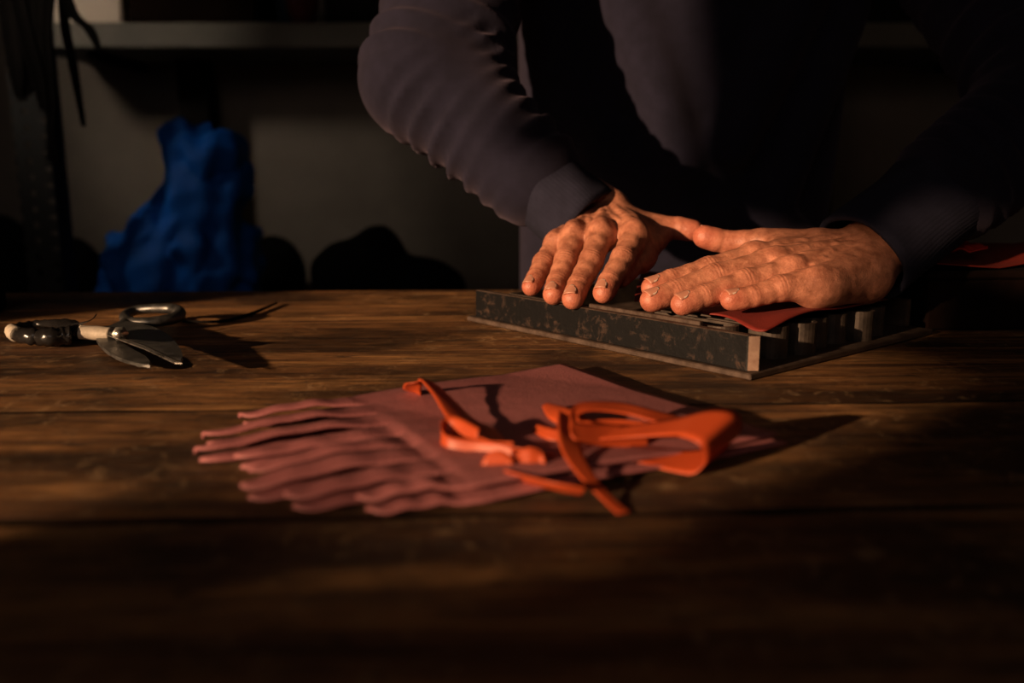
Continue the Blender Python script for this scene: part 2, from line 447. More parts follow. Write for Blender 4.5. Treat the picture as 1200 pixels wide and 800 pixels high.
# left wall with the window that lets the low sun in; front wall with an added window for the rear fill
WY0, WY1, WZ0, WZ1 = -1.20, -0.10, 0.20, 0.95
bm = bmesh.new()
for lo, hi in (((X0 - .1, Y0, FZ), (X0, WY0, Z1)), ((X0 - .1, WY1, FZ), (X0, Y1, Z1)), ((X0 - .1, WY0, FZ), (X0, WY1, WZ0)), ((X0 - .1, WY0, WZ1), (X0, WY1, Z1))):
    box_bm(lo, hi, 0, None, bm)
tag(bm_obj('wall_left', bm, PLASTER), kind='structure')
FX0, FX1, FZ0, FZ1 = -0.95, 0.15, 0.75, 1.55
bm = bmesh.new()
for lo, hi in (((X0 - .1, Y0 - .1, FZ), (FX0, Y0, Z1)), ((FX1, Y0 - .1, FZ), (X1 + .1, Y0, Z1)), ((FX0, Y0 - .1, FZ), (FX1, Y0, FZ0)), ((FX0, Y0 - .1, FZ1), (FX1, Y0, Z1))):
    box_bm(lo, hi, 0, None, bm)
tag(bm_obj('wall_front', bm, PLASTER), kind='structure')
def make_glass():
    t = NT('window_glass'); t.set((0.9, 0.9, 0.9), 0.02)
    tr = t.n('ShaderNodeBsdfTransparent'); tr.inputs[0].default_value = (0.95, 0.95, 0.93, 1)
    gl = t.n('ShaderNodeBsdfGlossy'); gl.inputs['Roughness'].default_value = 0.02
    mx = t.n('ShaderNodeMixShader'); mx.inputs[0].default_value = 0.05; t.l(tr.outputs[0], mx.inputs[1]); t.l(gl.outputs[0], mx.inputs[2])
    t.l(mx.outputs[0], t.t.nodes['Material Output'].inputs[0]); return t.m
GLASS = make_glass()
w1 = tag(empty('window_1', (X0 - 0.05, -0.62, WZ0)), kind='structure')
bm = bmesh.new(); e = 0.012
xa, xb = X0 - 0.07, X0 - 0.03
for lo, hi in (((xa, WY0, WZ0), (xb, WY0 + e, WZ1)), ((xa, WY1 - e, WZ0), (xb, WY1, WZ1)), ((xa, WY0, WZ0), (xb, WY1, WZ0 + e)), ((xa, WY0, WZ1 - e), (xb, WY1, WZ1))):
    box_bm(lo, hi, 0, None, bm)
bm_obj('window_frame', bm, DARKWOOD, w1)
MUY, MUZ = -0.56, 0.612
box('pane', (X0 - .052, WY0, WZ0), (X0 - .048, WY1, WZ1), GLASS, w1, 0)
box('shade_panel', (X0 - .046, -1.0, MUZ), (X0 - .034, MUY, WZ1), DARKWOOD, w1, 0)
box('shade_panel', (X0 - .046, WY0, 0.662), (X0 - .034, -1.0, WZ1), DARKWOOD, w1, 0)     # panels added over the window to shade arm, chest and bench end
box('shade_panel', (X0 - .046, WY0, 0.525), (X0 - .034, -0.985, 0.630), DARKWOOD, w1, 0)
box('window_sill', (X0 - .03, WY0, WZ0 - .02), (X0 + .11, WY1, WZ0 - .0005), DARKWOOD, w1, .003)
SILL = True
w2 = tag(empty('added_window', (-0.4, Y0, FZ0)), kind='structure')  # unseen window added to go with the rear fill light
bm = bmesh.new(); e = 0.04
for lo, hi in (((FX0, Y0 - .07, FZ0), (FX0 + e, Y0 - .03, FZ1)), ((FX1 - e, Y0 - .07, FZ0), (FX1, Y0 - .03, FZ1)), ((FX0, Y0 - .07, FZ0), (FX1, Y0 - .03, FZ0 + e)), ((FX0, Y0 - .07, FZ1 - e), (FX1, Y0 - .03, FZ1)), ((-.42, Y0 - .07, FZ0), (-.38, Y0 - .03, FZ1))):
    box_bm(lo, hi, 0, None, bm)
bm_obj('window_frame', bm, DARKWOOD, w2)
box('pane', (FX0, Y0 - .052, FZ0), (FX1, Y0 - .048, FZ1), GLASS, w2, 0)

# unseen cartons added on the sill to shade the near bench
for (ya, yb, zt, lab) in ((-1.198, -1.055, 0.432, 'tall unseen carton added on the sill to shade the bench'), (-1.05, -0.87, 0.398, 'low unseen carton added on the sill to shade the bench')):
    r_ = tag(empty('shade_carton', (X0 + .04, (ya + yb) / 2, WZ0)), lab, 'box')
    box('body', (X0 - .01, ya, WZ0), (X0 + .09, yb, zt - .015), DARKWOOD, r_, .002); box('lid', (X0 - .012, ya, zt - .015), (X0 + .092, yb, zt), DARKWOOD, r_, .002)
# unseen lamp added at left to brighten the back wall and bag
lamp = tag(empty('fill_lamp', (X0, 1.45, 0.70)), 'unseen black lamp added to brighten the back shelves', 'lamp')
LP_ = Vector((-1.25, 1.45, 0.66)); LD = Vector((1.0, 1.0, -0.40)).normalized()
tube('arm', [(X0 + .001, 1.45, 0.70), (-1.40, 1.45, 0.72), LP_ - LD * 0.06], 0.008, MATS['black_painted_wood'], lamp, 6, 10)
tube('fill_lamp_shade', [LP_ - LD * 0.075, LP_ - LD * 0.06, LP_ - LD * 0.014], [0.02, 0.045, 0.05], MATS['black_painted_wood'], lamp, 3, 20)
sl_ = bpy.data.lights.new('fill_lamp_spot', 'SPOT'); so_ = bpy.data.objects.new('fill_lamp_spot', sl_); COL.objects.link(so_)
sl_.energy = 9.0; sl_.color = (1.0, 0.82, 0.64); sl_.spot_size = math.radians(92); sl_.spot_blend = 0.7; sl_.shadow_soft_size = 0.06
so_.location = LP_; so_.rotation_euler = LD.to_track_quat('-Z', 'Y').to_euler()

# ------------------------------------------------------------------ the workbench
TYAW = math.radians(2.5)
bench = tag(empty('workbench', (0, 0, FZ), TYAW), 'old dark brown wooden workbench of wide worn planks', 'workbench')
MT = Matrix.Rotation(TYAW, 4, 'Z')
edges = [0.045, 0.20, 0.356, 0.531, 0.705, 0.88, G(400, 339)[1] + 0.0]
gaps = [0, 0.0016, 0.0048, 0.0034, 0.0006, 0.0008, 0]
rnd = random.Random(4)
for i in range(len(edges) - 1):
    a, b = edges[i] + gaps[i] / 2, edges[i + 1] - gaps[i + 1] / 2
    bmp = bmesh.new()
    # plank with a slightly uneven, worn long edge
    n = 90; top = []; L0, L1 = -1.05, 1.30
    rows = []
    for j in range(n + 1):
        x = L0 + (L1 - L0) * j / n
        ja = (0.0012 * math.sin(x * 31 + i) + 0.0008 * math.sin(x * 77 + 2 * i)) * (1 if gaps[i] > 0.002 else 0.2)
        jb = (0.0012 * math.sin(x * 27 + i * 2.1) + 0.0008 * math.sin(x * 83 + i)) * (1 if gaps[i + 1] > 0.002 else 0.2)
        w = 0.0009
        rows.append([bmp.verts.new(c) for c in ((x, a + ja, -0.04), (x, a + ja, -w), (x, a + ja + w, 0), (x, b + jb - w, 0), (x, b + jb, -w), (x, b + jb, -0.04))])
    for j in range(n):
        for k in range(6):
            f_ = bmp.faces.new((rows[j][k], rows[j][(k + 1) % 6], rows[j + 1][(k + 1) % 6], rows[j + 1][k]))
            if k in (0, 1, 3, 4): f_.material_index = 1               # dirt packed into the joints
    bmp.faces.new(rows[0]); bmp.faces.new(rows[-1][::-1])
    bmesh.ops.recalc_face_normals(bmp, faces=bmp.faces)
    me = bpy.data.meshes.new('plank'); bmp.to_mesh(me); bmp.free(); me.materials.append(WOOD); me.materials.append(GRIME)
    o = bpy.data.objects.new('plank', me); COL.objects.link(o); o.parent = bench; o.location = (0, 0, -FZ + (0.0010, 0.0010, 0.0005, 0.0, -0.0003, -0.0006)[i])
def bench_part(name, lo, hi):
    o = bpy.data.objects.new(name, None)
    bmq = box_bm(lo, hi, 0.003); me = bpy.data.meshes.new(name); bmq.to_mesh(me); bmq.free(); me.materials.append(DARKWOOD)
    o = bpy.data.objects.new(name, me); COL.objects.link(o); o.parent = bench; o.location = (0, 0, -FZ)
yf = edges[-1]
for (xa, ya) in ((-0.95, 0.10), (1.12, 0.10), (-0.95, yf - 0.14), (1.12, yf - 0.14)): bench_part('leg', (xa, ya, FZ), (xa + .08, ya + .08, -0.04))
bench_part('apron', (-0.95, 0.075, -0.15), (1.20, 0.10, -0.04)); bench_part('apron', (-0.95, yf - 0.06, -0.15), (1.20, yf - 0.035, -0.04))
bench_part('stretcher', (-0.95, 0.12, -0.70), (1.20, 0.16, -0.62)); bench_part('stretcher', (-0.95, yf - 0.12, -0.70), (1.20, yf - 0.08, -0.62))

# ------------------------------------------------------------------ the cutting die
C0 = G(879.5, 446.5); C1 = G(547, 376)
e1 = Vector((C1.x - C0.x, C1.y - C0.y, 0)); DL = e1.length; e1.normalize(); e2 = Vector((e1.y, -e1.x, 0))
DW = 0.27
MD = Matrix(((e1.x, e2.x, 0, C0.x), (e1.y, e2.y, 0, C0.y), (0, 0, 1, 0), (0, 0, 0, 1)))
def D(u, v, z): return MD @ Vector((u, v, z))
die = tag(empty('glove_cutting_die', (C0.x, C0.y, 0)), 'heavy rusty steel glove cutting die with upright blades under the hands', 'cutting die')
box('base_plate', (0, 0, 0.0003), (DL, DW, 0.0048), STEEL, die, 0.0008, MD)
DT = 0.0315
# front rail: blackened, with a bare end face
bm = box_bm((0.004, 0.0045, 0.0048), (DL - 0.008, 0.0115, DT - 0.001), 0.0006)
for v in bm.verts:                                                   # near end slanted so that its face catches the sun
    if v.co.x < 0.01: v.co.x += 0.0030 * (1 - (v.co.y - 0.0045) / 0.0035)
bmesh.ops.transform(bm, matrix=MD, verts=bm.verts)
o = bm_obj('front_rail', bm, [DIEBLACK, STEEL, BARESTEEL], die)
for p in o.data.polygons:
    if p.normal.dot(-e1) > 0.5 and abs(p.normal.z) < .2: p.material_index = 2
    elif p.normal.z > 0.7: p.material_index = 1
box('inner_rail', (0.055, 0.0125, 0.0048), (0.17, 0.0165, DT + 0.0015), STEEL, die, 0.0005, MD)
box('back_rail', (0.02, DW - 0.010, 0.0048), (DL - 0.02, DW - 0.003, DT - 0.002), STEEL, die, 0.0006, MD)
def band(name, path, th, z0, z1, mat):
    """upright steel strip bent along a path in die coordinates"""
    n = len(path); V = []; F = []
    for i, p in enumerate(path):
        a = Vector(path[max(i - 1, 0)]); b = Vector(path[min(i + 1, n - 1)]); t = (b - a).normalized(); nn = Vector((-t.y, t.x))
        for s in (-.5, .5):
            for z in (z0, z1): V.append(D(p[0] + nn.x * th * s, p[1] + nn.y * th * s, z))
    for i in range(n - 1):
        q = 4 * i
        F += [(q, q + 4, q + 5, q + 1), (q + 2, q + 3, q + 7, q + 6), (q + 1, q + 5, q + 7, q + 3), (q, q + 2, q + 6, q + 4)]
    F += [(0, 1, 3, 2), (4 * n - 4, 4 * n - 2, 4 * n - 1, 4 * n - 3)]
    bm = bmesh.new(); vv = [bm.verts.new(v) for v in V]
    for f in F: bm.faces.new([vv[k] for k in f])
    return bm_obj(name, bm, mat, die)
tipu = [0.040, 0.016, 0.010, 0.018, 0.018, 0.010, 0.016, 0.040]
for i in range(8):
    vc = 0.0345 + i * 0.0287; r = 0.0105; u0 = tipu[i] + r
    path = [(0.125, vc - r)] + [(u0 - r * math.sin(math.pi * k / 12), vc - r * math.cos(math.pi * k / 12)) for k in range(13)] + [(0.125, vc + r)]
    band('finger_blade', path, 0.0030, 0.0048, DT - 0.0025, BLADESTEEL)
band('side_blade', [(0.125, 0.022), (0.28, 0.022)], 0.003, 0.0048, DT - 0.0025, BLADESTEEL)
band('side_blade', [(0.125, 0.248), (0.28, 0.248)], 0.003, 0.0048, DT - 0.0025, BLADESTEEL)
band('cuff_blade', [(0.282, 0.022), (0.282, 0.248)], 0.003, 0.0048, DT - 0.0025, BLADESTEEL)

# ------------------------------------------------------------------ red leather sheet on the die
c00, c10, c11, c01 = G(742, 354, DT), G(893, 384, DT), G(1040, 352, DT + .002), G(752, 316, DT + .004)
V = []; F = []; NU, NV = 40, 30
for i in range(NU + 1):
    for j in range(NV + 1):
        s, t = i / NU, j / NV
        p = (c00 * (1 - s) + c10 * s) * (1 - t) + (c01 * (1 - s) + c11 * s) * t
        w = 0.0012 * math.sin(9 * s + 2 * t) * (1 - t) + 0.0012 * math.sin(13 * s + 5 * t)
        ed = max(0, 1 - 6 * t)
        # wavy cut edge towards the camera, the loose corner sags between the blades
        inw = ed * (0.010 * math.sin(6.5 * s + 0.4) ** 2)
        sag = -0.0045 * math.exp(-((s - 0.97) / 0.09) ** 2 - (t / 0.14) ** 2) + 0.0035 * math.exp(-((s - 1) / 0.1) ** 2 - ((t - .35) / 0.2) ** 2)
        V.append((p.x + e2.x * inw, p.y + e2.y * inw, DT + 0.0008 + 0.4 * abs(w) + sag + 0.002 * t))
for i in range(NU):
    for j in range(NV):
        a = i * (NV + 1) + j; F.append((a, a + NV + 1, a + NV + 2, a + 1))
sheet = tag(mesh_obj('leather_sheet', V, F, RED), 'deep red leather sheet lying on the cutting die under the hands', 'leather')
md = sheet.modifiers.new('thickness', 'SOLIDIFY'); md.thickness = 0.0011; md.offset = 0

# ------------------------------------------------------------------ the person: hands, sweatshirt, trousers
person = tag(empty('person', (0.22, 1.30, FZ)), 'person in dark navy sweatshirt leaning over bench, both hands pressing on the die', 'person')
def A3(v): return np.array(v, float)
# joints: fingers from little to index as (tip, last joint, middle joint, knuckle)
HA = dict(
    fingers=[[P(622, 336, .776), P(628, 326, .787), P(637, 309, .806), P(652, 284, .826)],
             [P(648, 345, .7545), P(653, 331, .772), P(663, 306, .795), P(672, 273, .823)],
             [P(671, 350, .7366), P(678, 334, .754), P(693, 306, .782), P(704, 270, .815)],
             [P(707, 343, .735), P(714, 330, .748), P(730, 304, .775), P(744, 272, .808)]],
    thumb=[P(812, 270, .852), P(795, 267, .855), P(770, 267, .858), P(736, 262, .872)],
    wrist=P(709, 256, .882), fore=P(640, 226, .915), lat=0.016, kn=1.0, heel=None, web=((P(727, 326, .768), P(750, 300, .812), .0085, .0125), (P(750, 300, .812), P(766, 280, .850), .0125, .0135)))
HB = dict(
    fingers=[[P(856, 351, .676), P(882, 347, .680), P(914, 338, .686), P(955, 329, .692)],
             [P(799, 356, .678), P(824, 347, .685), P(873, 331, .698), P(928, 314, .708)],
             [P(763, 352, .692), P(790, 342, .700), P(838, 325, .712), P(906, 304, .724)],
             [P(764, 337, .709), P(787, 329, .716), P(830, 317, .726), P(884, 298, .741)]],
    thumb=[P(825, 277, .790), P(852, 284, .789), P(892, 284, .784), P(958, 288, .772)],
    wrist=P(1010, 301, .757), fore=P(1085, 246, .785), lat=0.017, kn=0.35, heel=(P(1010, 324, .738), P(966, 334, .700)), web=())
RT = [0.0078, 0.0086, 0.0089, 0.0087]; RD = [0.0084, 0.0092, 0.0095, 0.0094]; RP = [0.0094, 0.0102, 0.0106, 0.0105]; RM = [0.0104, 0.0110, 0.0114, 0.0113]
nails = []
def build_hand(H, h):
    allp = [A3(p) for f in H['fingers'] for p in f] + [A3(p) for p in H['thumb']] + [A3(H['wrist']), A3(H['fore'])]
    lo = np.min(allp, 0) - 0.034; hi = np.max(allp, 0) + 0.034
    palm = Field(lo, hi, h); fing = Field(lo, hi, h)
    W = A3(H['wrist']); FO = A3(H['fore']); K = [A3(f[3]) for f in H['fingers']]
    ax = unit((K[1] + K[2]) / 2 - W)
    nrm = unit(np.cross(K[3] - K[0], ax))
    if nrm[2] < 0: nrm = -nrm
    lat = unit(np.cross(nrm, ax)); 
    if lat @ (K[3] - K[0]) < 0: lat = -lat                          # towards the thumb
    # wrist and forearm
    fa = unit(W - FO); fl = unit(lat - fa * (lat @ fa))
    for s in (-1, 1):
        palm.cone(FO + fl * s * H['lat'] * 0.9, W + fl * s * H['lat'] * 0.72, 0.0245, 0.0190, 0.014)
    palm.cone(W + lat * -0.020 + nrm * 0.002, W + lat * -0.021 + nrm * 0.0045 - fa * 0.008, 0.010, 0.009, 0.010)   # head of the ulna
    # metacarpals
    for i in range(4):
        s = (i - 1.5) / 1.5
        b = W + lat * s * 0.0165 + ax * 0.010 - nrm * 0.001
        kc = K[i] - nrm * 0.0035
        palm.cone(b, kc, 0.0150, RM[i] + 0.0012, 0.0085)
        palm.cone(b - nrm * 0.008, kc - nrm * 0.007, 0.011, RM[i] - 0.001, 0.010)
    # heel of the hand and ball of the thumb
    T = [A3(p) for p in H['thumb']]
    palm.cone(W - lat * 0.020 + ax * 0.012 - nrm * 0.009, K[0] - nrm * 0.008 - ax * 0.006, 0.0135, 0.011, 0.012)
    if H['heel']: palm.cone(A3(H['heel'][0]), A3(H['heel'][1]), 0.0190, 0.0115, 0.014); palm.cone(A3(H['heel'][0]), W - fa * 0.01, 0.018, 0.018, 0.016); palm.cone(A3(H['heel'][1]), A3(H['fingers'][0][2]) - nrm * 0.0005, 0.0115, 0.0090, 0.010)
    for a_, b_, r1_, r2_ in H['web']: palm.cone(A3(a_), A3(b_), r1_, r2_, 0.012)          # slack skin between index finger and thumb
    kn = H['kn']
    palm.cone(T[3] - nrm * 0.004, T[2] - nrm * 0.001, 0.0165, 0.0125, 0.012)
    palm.cone(W + lat * 0.010 - nrm * 0.004, T[3] - nrm * 0.004, 0.016, 0.0155, 0.012)
    palm.cone((T[3] + T[2]) / 2 - nrm * 0.003, K[3] * 0.6 + (W + lat * 0.016) * 0.4 - nrm * 0.004, 0.0095, 0.0100, 0.014)   # web
    palm.cone(T[2] * 0.8 + T[3] * 0.2, K[3] * 0.75 + W * 0.25 - nrm * 0.004, 0.0070, 0.0085, 0.012)
    # knuckles, tendons and veins on the back of the hand
    for i in range(4):
        s = (i - 1.5) / 1.5
        kd = K[i] + nrm * (RM[i] * (0.20 + 0.20 * kn))
        palm.cone(kd - ax * 0.002, kd + ax * 0.003, 0.0064, 0.0060, 0.008)
        b = W + lat * s * 0.010 + nrm * 0.0125 + ax * 0.008
        mid = (b + kd) / 2 + nrm * 0.0022
        palm.cone(b, mid, 0.0026, 0.0028, 0.004); palm.cone(mid, kd + nrm * 0.002, 0.0028, 0.0030, 0.004)
        if i < 3:                                                   # hollows between the knuckles
            q = (K[i] + K[i + 1]) / 2 + nrm * (RM[i] * 1.02) - ax * 0.003
            palm.cut(q + ax * 0.006, q - ax * 0.015 + nrm * 0.003, 0.0042 * (.5 + .5 * kn), 0.0022 * kn, 0.007)
    rs = np.random.RandomState(7)
    for (s0, t0, s1, t1) in ((-0.9, .15, -.45, .55), (-.45, .55, -.70, .92), (-.45, .55, -.1, .85), (.2, .1, .45, .5), (.45, .5, .25, .85), (.45, .5, .75, .82), (-.1, .2, .2, .48)):
        def dors(s, t):
            base = W + lat * s * 0.016 * (1 - t) + ax * 0.008 * (1 - t)
            kk = K[0] + (K[3] - K[0]) * (s + 1) / 2
            arch = 0.0140 * (1 - t) + RM[1] * 0.82 * t + 0.0015
            return base * (1 - t) + kk * t + nrm * (arch - 0.0035 * abs(s))
        a, b = dors(s0, t0), dors(s1, t1); m = (a + b) / 2 + lat * 0.002 * rs.randn()
        palm.cone(a, m, 0.0012, 0.0014, 0.004); palm.cone(m, b, 0.0014, 0.0011, 0.004)
    # fingers
    def digit(J, R, pal, thumb=False):
        m = 0.016
        sl, X = fing.sub(np.min(J, 0) - m, np.max(J, 0) + m)
        f = np.full(fing.F[sl].shape, 0.05, np.float32)
        def add(a, b, ra, rb, k):
            nonlocal f
            f = smin(f, rcone(X, A3(a), A3(b), ra, rb), k)
        seg = len(J) - 1
        nf = []
        for q in range(seg):
            a = unit(J[q] - J[q + 1]); d = unit(pal - a * (pal @ a)); nf.append((a, d))
        for q in range(seg):
            a, d = nf[q]
            mid = (J[q] + J[q + 1]) / 2 - d * 0.0003; rm = (R[q] + R[q + 1]) / 2 * 0.99
            add(J[q], mid, R[q], rm, 0.002); add(mid, J[q + 1], rm, R[q + 1], 0.002)
        a, d = nf[0]
        add(J[0] - d * 0.0012 - a * 0.003, J[0] - d * 0.0014 - a * 0.010, R[0] * 0.93, R[0] * 0.9, 0.003)       # pulp
        for q in range(2, seg if not thumb else seg - 1):
            a, d = nf[q]
            add(J[q] + d * R[q] * 0.24 + a * .002, J[q] + d * R[q] * 0.26 - a * .002, R[q] * 0.75, R[q] * 0.75, 0.005)          # joint
        # skin folds over the joints
        for q in range(1, seg):
            aa = unit(nf[q - 1][0] + nf[q][0]); dd = unit(nf[q - 1][1] + nf[q][1])
            x = [X[i] - np.float32(J[q][i]) for i in range(3)]
            s = x[0] * np.float32(aa[0]) + x[1] * np.float32(aa[1]) + x[2] * np.float32(aa[2])
            u = x[0] * np.float32(dd[0]) + x[1] * np.float32(dd[1]) + x[2] * np.float32(dd[2])
            amp = 0.00026 if q == 2 or thumb else 0.00017
            msk = np.clip(u / np.float32(R[q]) * 1.4 - 0.1, 0, 1)
            rr = np.sqrt(np.maximum(x[0] ** 2 + x[1] ** 2 + x[2] ** 2, 0))
            f = f + amp * np.cos(s * np.float32(2 * math.pi / 0.0030) + np.float32(q)) * np.exp(-(s / 0.0040) ** 2) * msk * (rr < 0.016)
        # flat bed of the nail
        fing.F[sl] = np.minimum(fing.F[sl], f)
        nails.append((J[0], nf[0][0], nf[0][1], R[0]))
    for i, fj in enumerate(H['fingers']):
        J = [A3(p) for p in fj]
        J[3] = J[3] - nrm * 0.002
        digit(J, [RT[i], RD[i], RP[i], RM[i]], nrm)
    tn = unit(A3((0, 0.9, 0.45)))
    digit([T[0], T[1], T[2]], [0.0098, 0.0104, 0.0114], tn, True)
    palm.F = smin(palm.F, fing.F, 0.0045)
    # loose skin on the back of the hand
    X = (palm.ax[0][:, None, None], palm.ax[1][None, :, None], palm.ax[2][None, None, :])
    palm.F += (0.00020 * wob(X, 3, 420, 7)).astype(np.float32)
    V, Q = palm.mesh()
    ru = np.zeros(len(V))
    for fj in H['fingers']:
        dtip = np.linalg.norm(V - A3(fj[0]), axis=1); ru = np.maximum(ru, np.exp(-(dtip / 0.011) ** 2))
        for q in (1, 2, 3): ru = np.maximum(ru, 0.45 * np.exp(-(np.linalg.norm(V - A3(fj[q]), axis=1) / 0.010) ** 2))
    ru = np.maximum(ru, np.exp(-(np.linalg.norm(V - T[0], axis=1) / 0.016) ** 2))
    ru = np.maximum(ru, 0.4 * np.exp(-(np.linalg.norm(V - T[1], axis=1) / 0.02) ** 2))
    return V, Q, ru
VA, QA, UA = build_hand(HA, 0.00075)
VB, QB, UB = build_hand(HB, 0.00075)

# skeleton of the rest of the body
SHA = A3((-0.015, 1.13, 0.50)); ELA = A3(P(494, 92, 0.955)); WRA = A3(HA['wrist'])
SHB = A3((0.455, 1.13, 0.50)); ELB = A3(P(1236, 118, 0.85)); WRB = A3(HB['wrist'])
NECK = A3((0.22, 1.20, 0.58)); HEAD = A3((0.215, 1.09, 0.755))
bd = Field((-0.25, 0.70, -0.95), (0.72, 1.55, 0.95), 0.007)
WCA = A3(P(698, 272, .872))                                # the cuff sits lower round the bent wrist
for S, E, Wr in ((SHA, ELA, WCA), (SHB, ELB, WRB)):
    bd.cone(S, E, 0.050, 0.038, 0.02); bd.cone(E, Wr + (E - Wr) * 0.30, 0.038, 0.026, 0.015)
bd.cone((0.05, 1.19, 0.47), (0.39, 1.19, 0.47), 0.065, 0.065, 0.05)
bd.cone((0.15, 1.22, 0.40), (0.15, 1.27, 0.05), 0.10, 0.095, 0.06); bd.cone((0.29, 1.22, 0.40), (0.29, 1.27, 0.05), 0.10, 0.095, 0.06)
bd.cone((0.14, 1.29, -0.02), (0.13, 1.30, -0.42), 0.085, 0.055, 0.04); bd.cone((0.30, 1.29, -0.02), (0.31, 1.30, -0.42), 0.085, 0.055, 0.04)
bd.cone((0.13, 1.30, -0.42), (0.12, 1.32, -0.82), 0.052, 0.036, 0.03); bd.cone((0.31, 1.30, -0.42), (0.32, 1.32, -0.82), 0.052, 0.036, 0.03)
bd.cone((0.22, 1.19, 0.48), NECK + A3((0, -.05, .06)), 0.058, 0.055, 0.04)
bd.ell(HEAD, (0.076, 0.095, 0.112), 0.02); bd.ell(HEAD + A3((0, -.028, -.055)), (0.058, 0.066, 0.062), 0.03)
bd.cone(HEAD + A3((0, -.095, .010)), HEAD + A3((0, -.112, -.030)), 0.009, 0.014, 0.012)            # nose
bd.cone(HEAD + A3((-.030, -.083, .030)), HEAD + A3((.030, -.083, .030)), 0.012, 0.012, 0.015)      # brow
bd.cone(HEAD + A3((-.018, -.093, -.062)), HEAD + A3((.018, -.093, -.062)), 0.008, 0.008, 0.008)    # lips
for s in (-1, 1):
    bd.ell(HEAD + A3((s * .078, .005, -.005)), (0.010, 0.020, 0.032), 0.008)
    bd.ell(HEAD + A3((s * .030, -.080, .008)), (0.014, 0.012, 0.010), 0.004)
VC, QC = bd.mesh()
V = np.concatenate([VA, VB, VC]); Q = np.concatenate([QA, QB + len(VA), QC + len(VA) + len(VB)])
me = raw_mesh('body', V, Q)
at = me.attributes.new('ruddy', 'FLOAT', 'POINT'); at.data.foreach_set('value', np.concatenate([UA, UB, np.zeros(len(VC))]).astype(np.float32))
body = link('body', me, SKIN, person)

def fingernail(J, a, d, r):
    """curved nail plate with a paler rim at base and sides"""
    w = np.cross(a, d); V = []; F = []; nu, nv = 10, 8
    L = r * 1.36
    for i in range(nu + 1):
        t = i / nu
        for j in range(nv + 1):
            s = 2 * j / nv - 1
            th = s * 0.64 * (1 - 0.35 * (1 - t) ** 3)
            # base is rounded, tip slightly rounded
            u = -0.62 * L + L * t * (1 - 0.06 * s * s) + 0.34 * L * (1 - t) ** 2 * s * s
            rad = r * (1.015 - 0.02 * max(0, t - 0.7)) + 0.00025
            drop = max(0.0, (u - 0.25 * r)) ** 2 / (2 * r) * 0.7
            V.append(J + a * u + (d * math.cos(th) + w * math.sin(th)) * rad - d * drop)
    for i in range(nu):
        for j in range(nv):
            q = i * (nv + 1) + j; F.append((q, q + 1, q + nv + 2, q + nv + 1))
    o = mesh_obj('fingernail', V, F, [NAIL, NAIL_RIM], body)
    for p in o.data.polygons:
        i, j = divmod(p.index, nv)
        if i == 0 or (j in (0, nv - 1) and i < nu * 0.7): p.material_index = 1
    md = o.modifiers.new('thickness', 'SOLIDIFY'); md.thickness = 0.0005; md.offset = -0.2
for nl in nails: fingernail(*nl)

# sweatshirt: torso and sleeves with folds
sw = Field((-0.26, 0.72, -0.16), (0.74, 1.48, 0.66), 0.0037)
CUB = WRB + (ELB - WRB) * 0.15
CEA = WCA + (ELA - WCA) * 0.36; CEB = WRB + (ELB - WRB) * 0.42      # where the cuffs meet the sleeves
for S, E, Ce in ((SHA, ELA, CEA), (SHB, ELB, CEB)):
    sw.cone(S, E, 0.080, 0.060, 0.02); sw.cone(E, Ce, 0.060, 0.050, 0.02)
sw.cone(ELA * .62 + SHA * .38 + A3((.012, 0, 0)), ELA * .55 + CEA * .45 + A3((.008, .02, .01)), 0.052, 0.040, 0.03)      # bulk added in the arm's crook to keep sun off the torso edge
sw.cone((0.04, 1.20, 0.48), (0.40, 1.20, 0.48), 0.085, 0.085, 0.05)
sw.cone((0.138, 1.22, 0.40), (0.140, 1.27, -0.02), 0.130, 0.128, 0.06); sw.cone((0.31, 1.22, 0.40), (0.30, 1.27, -0.02), 0.130, 0.128, 0.06)
sw.cone((0.22, 1.18, 0.40), (0.22, 1.22, 0.10), 0.12, 0.12, 0.06)
# loose hanging front, soft diagonal drape folds
for a, b, r in (((0.36, 1.10, 0.40), (0.26, 1.08, 0.17), 0.030), ((0.10, 1.09, 0.42), (0.20, 1.08, 0.15), 0.026), ((0.40, 1.13, 0.33), (0.32, 1.10, 0.10), 0.028), ((0.12, 1.11, 0.16), (0.36, 1.12, 0.05), 0.03)):
    sw.cone(a, b, r, r * 0.9, 0.03)
X = (sw.ax[0][:, None, None], sw.ax[1][None, :, None], sw.ax[2][None, None, :])
def sleeve_folds(E, Ce, S, seed, amp):
    """compression wrinkles that run round the forearm, weaker on the upper arm"""
    for (a, b, lam, am) in ((Ce, E, 0.021, amp), (E, S, 0.036, amp)):
        ax = unit(b - a); L = np.linalg.norm(b - a)
        m = 0.10
        s2, Y = sw.sub(np.minimum(a, b) - m, np.maximum(a, b) + m)
        x = [Y[i] - np.float32(a[i]) for i in range(3)]
        s = x[0] * np.float32(ax[0]) + x[1] * np.float32(ax[1]) + x[2] * np.float32(ax[2])
        r = np.sqrt(np.maximum(x[0] ** 2 + x[1] ** 2 + x[2] ** 2 - s * s, 0))
        env = np.clip((s + 0.02) / 0.02, 0, 1) * np.clip((L + 0.01 - s) / 0.03, 0, 1) * (r < 0.085)
        ph = s * np.float32(2 * math.pi / lam) + 4.0 * wob(Y, seed, 26, 4) + 1.2 * wob(Y, seed + 5, 55, 4)
        fold = np.sin(ph) + 0.28 * np.sin(2 * ph + 0.8)
        sw.F[s2] += (env * am * fold * (0.6 + 0.8 * wob(Y, seed + 9, 30, 4))).astype(np.float32)
sleeve_folds(ELA, CEA, SHA, 11, 0.0036); sleeve_folds(ELB, CEB, SHB, 23, 0.0034)
sw.F += (0.0035 * wob(X, 31, 22, 6)).astype(np.float32)
Vs, Qs = sw.mesh()
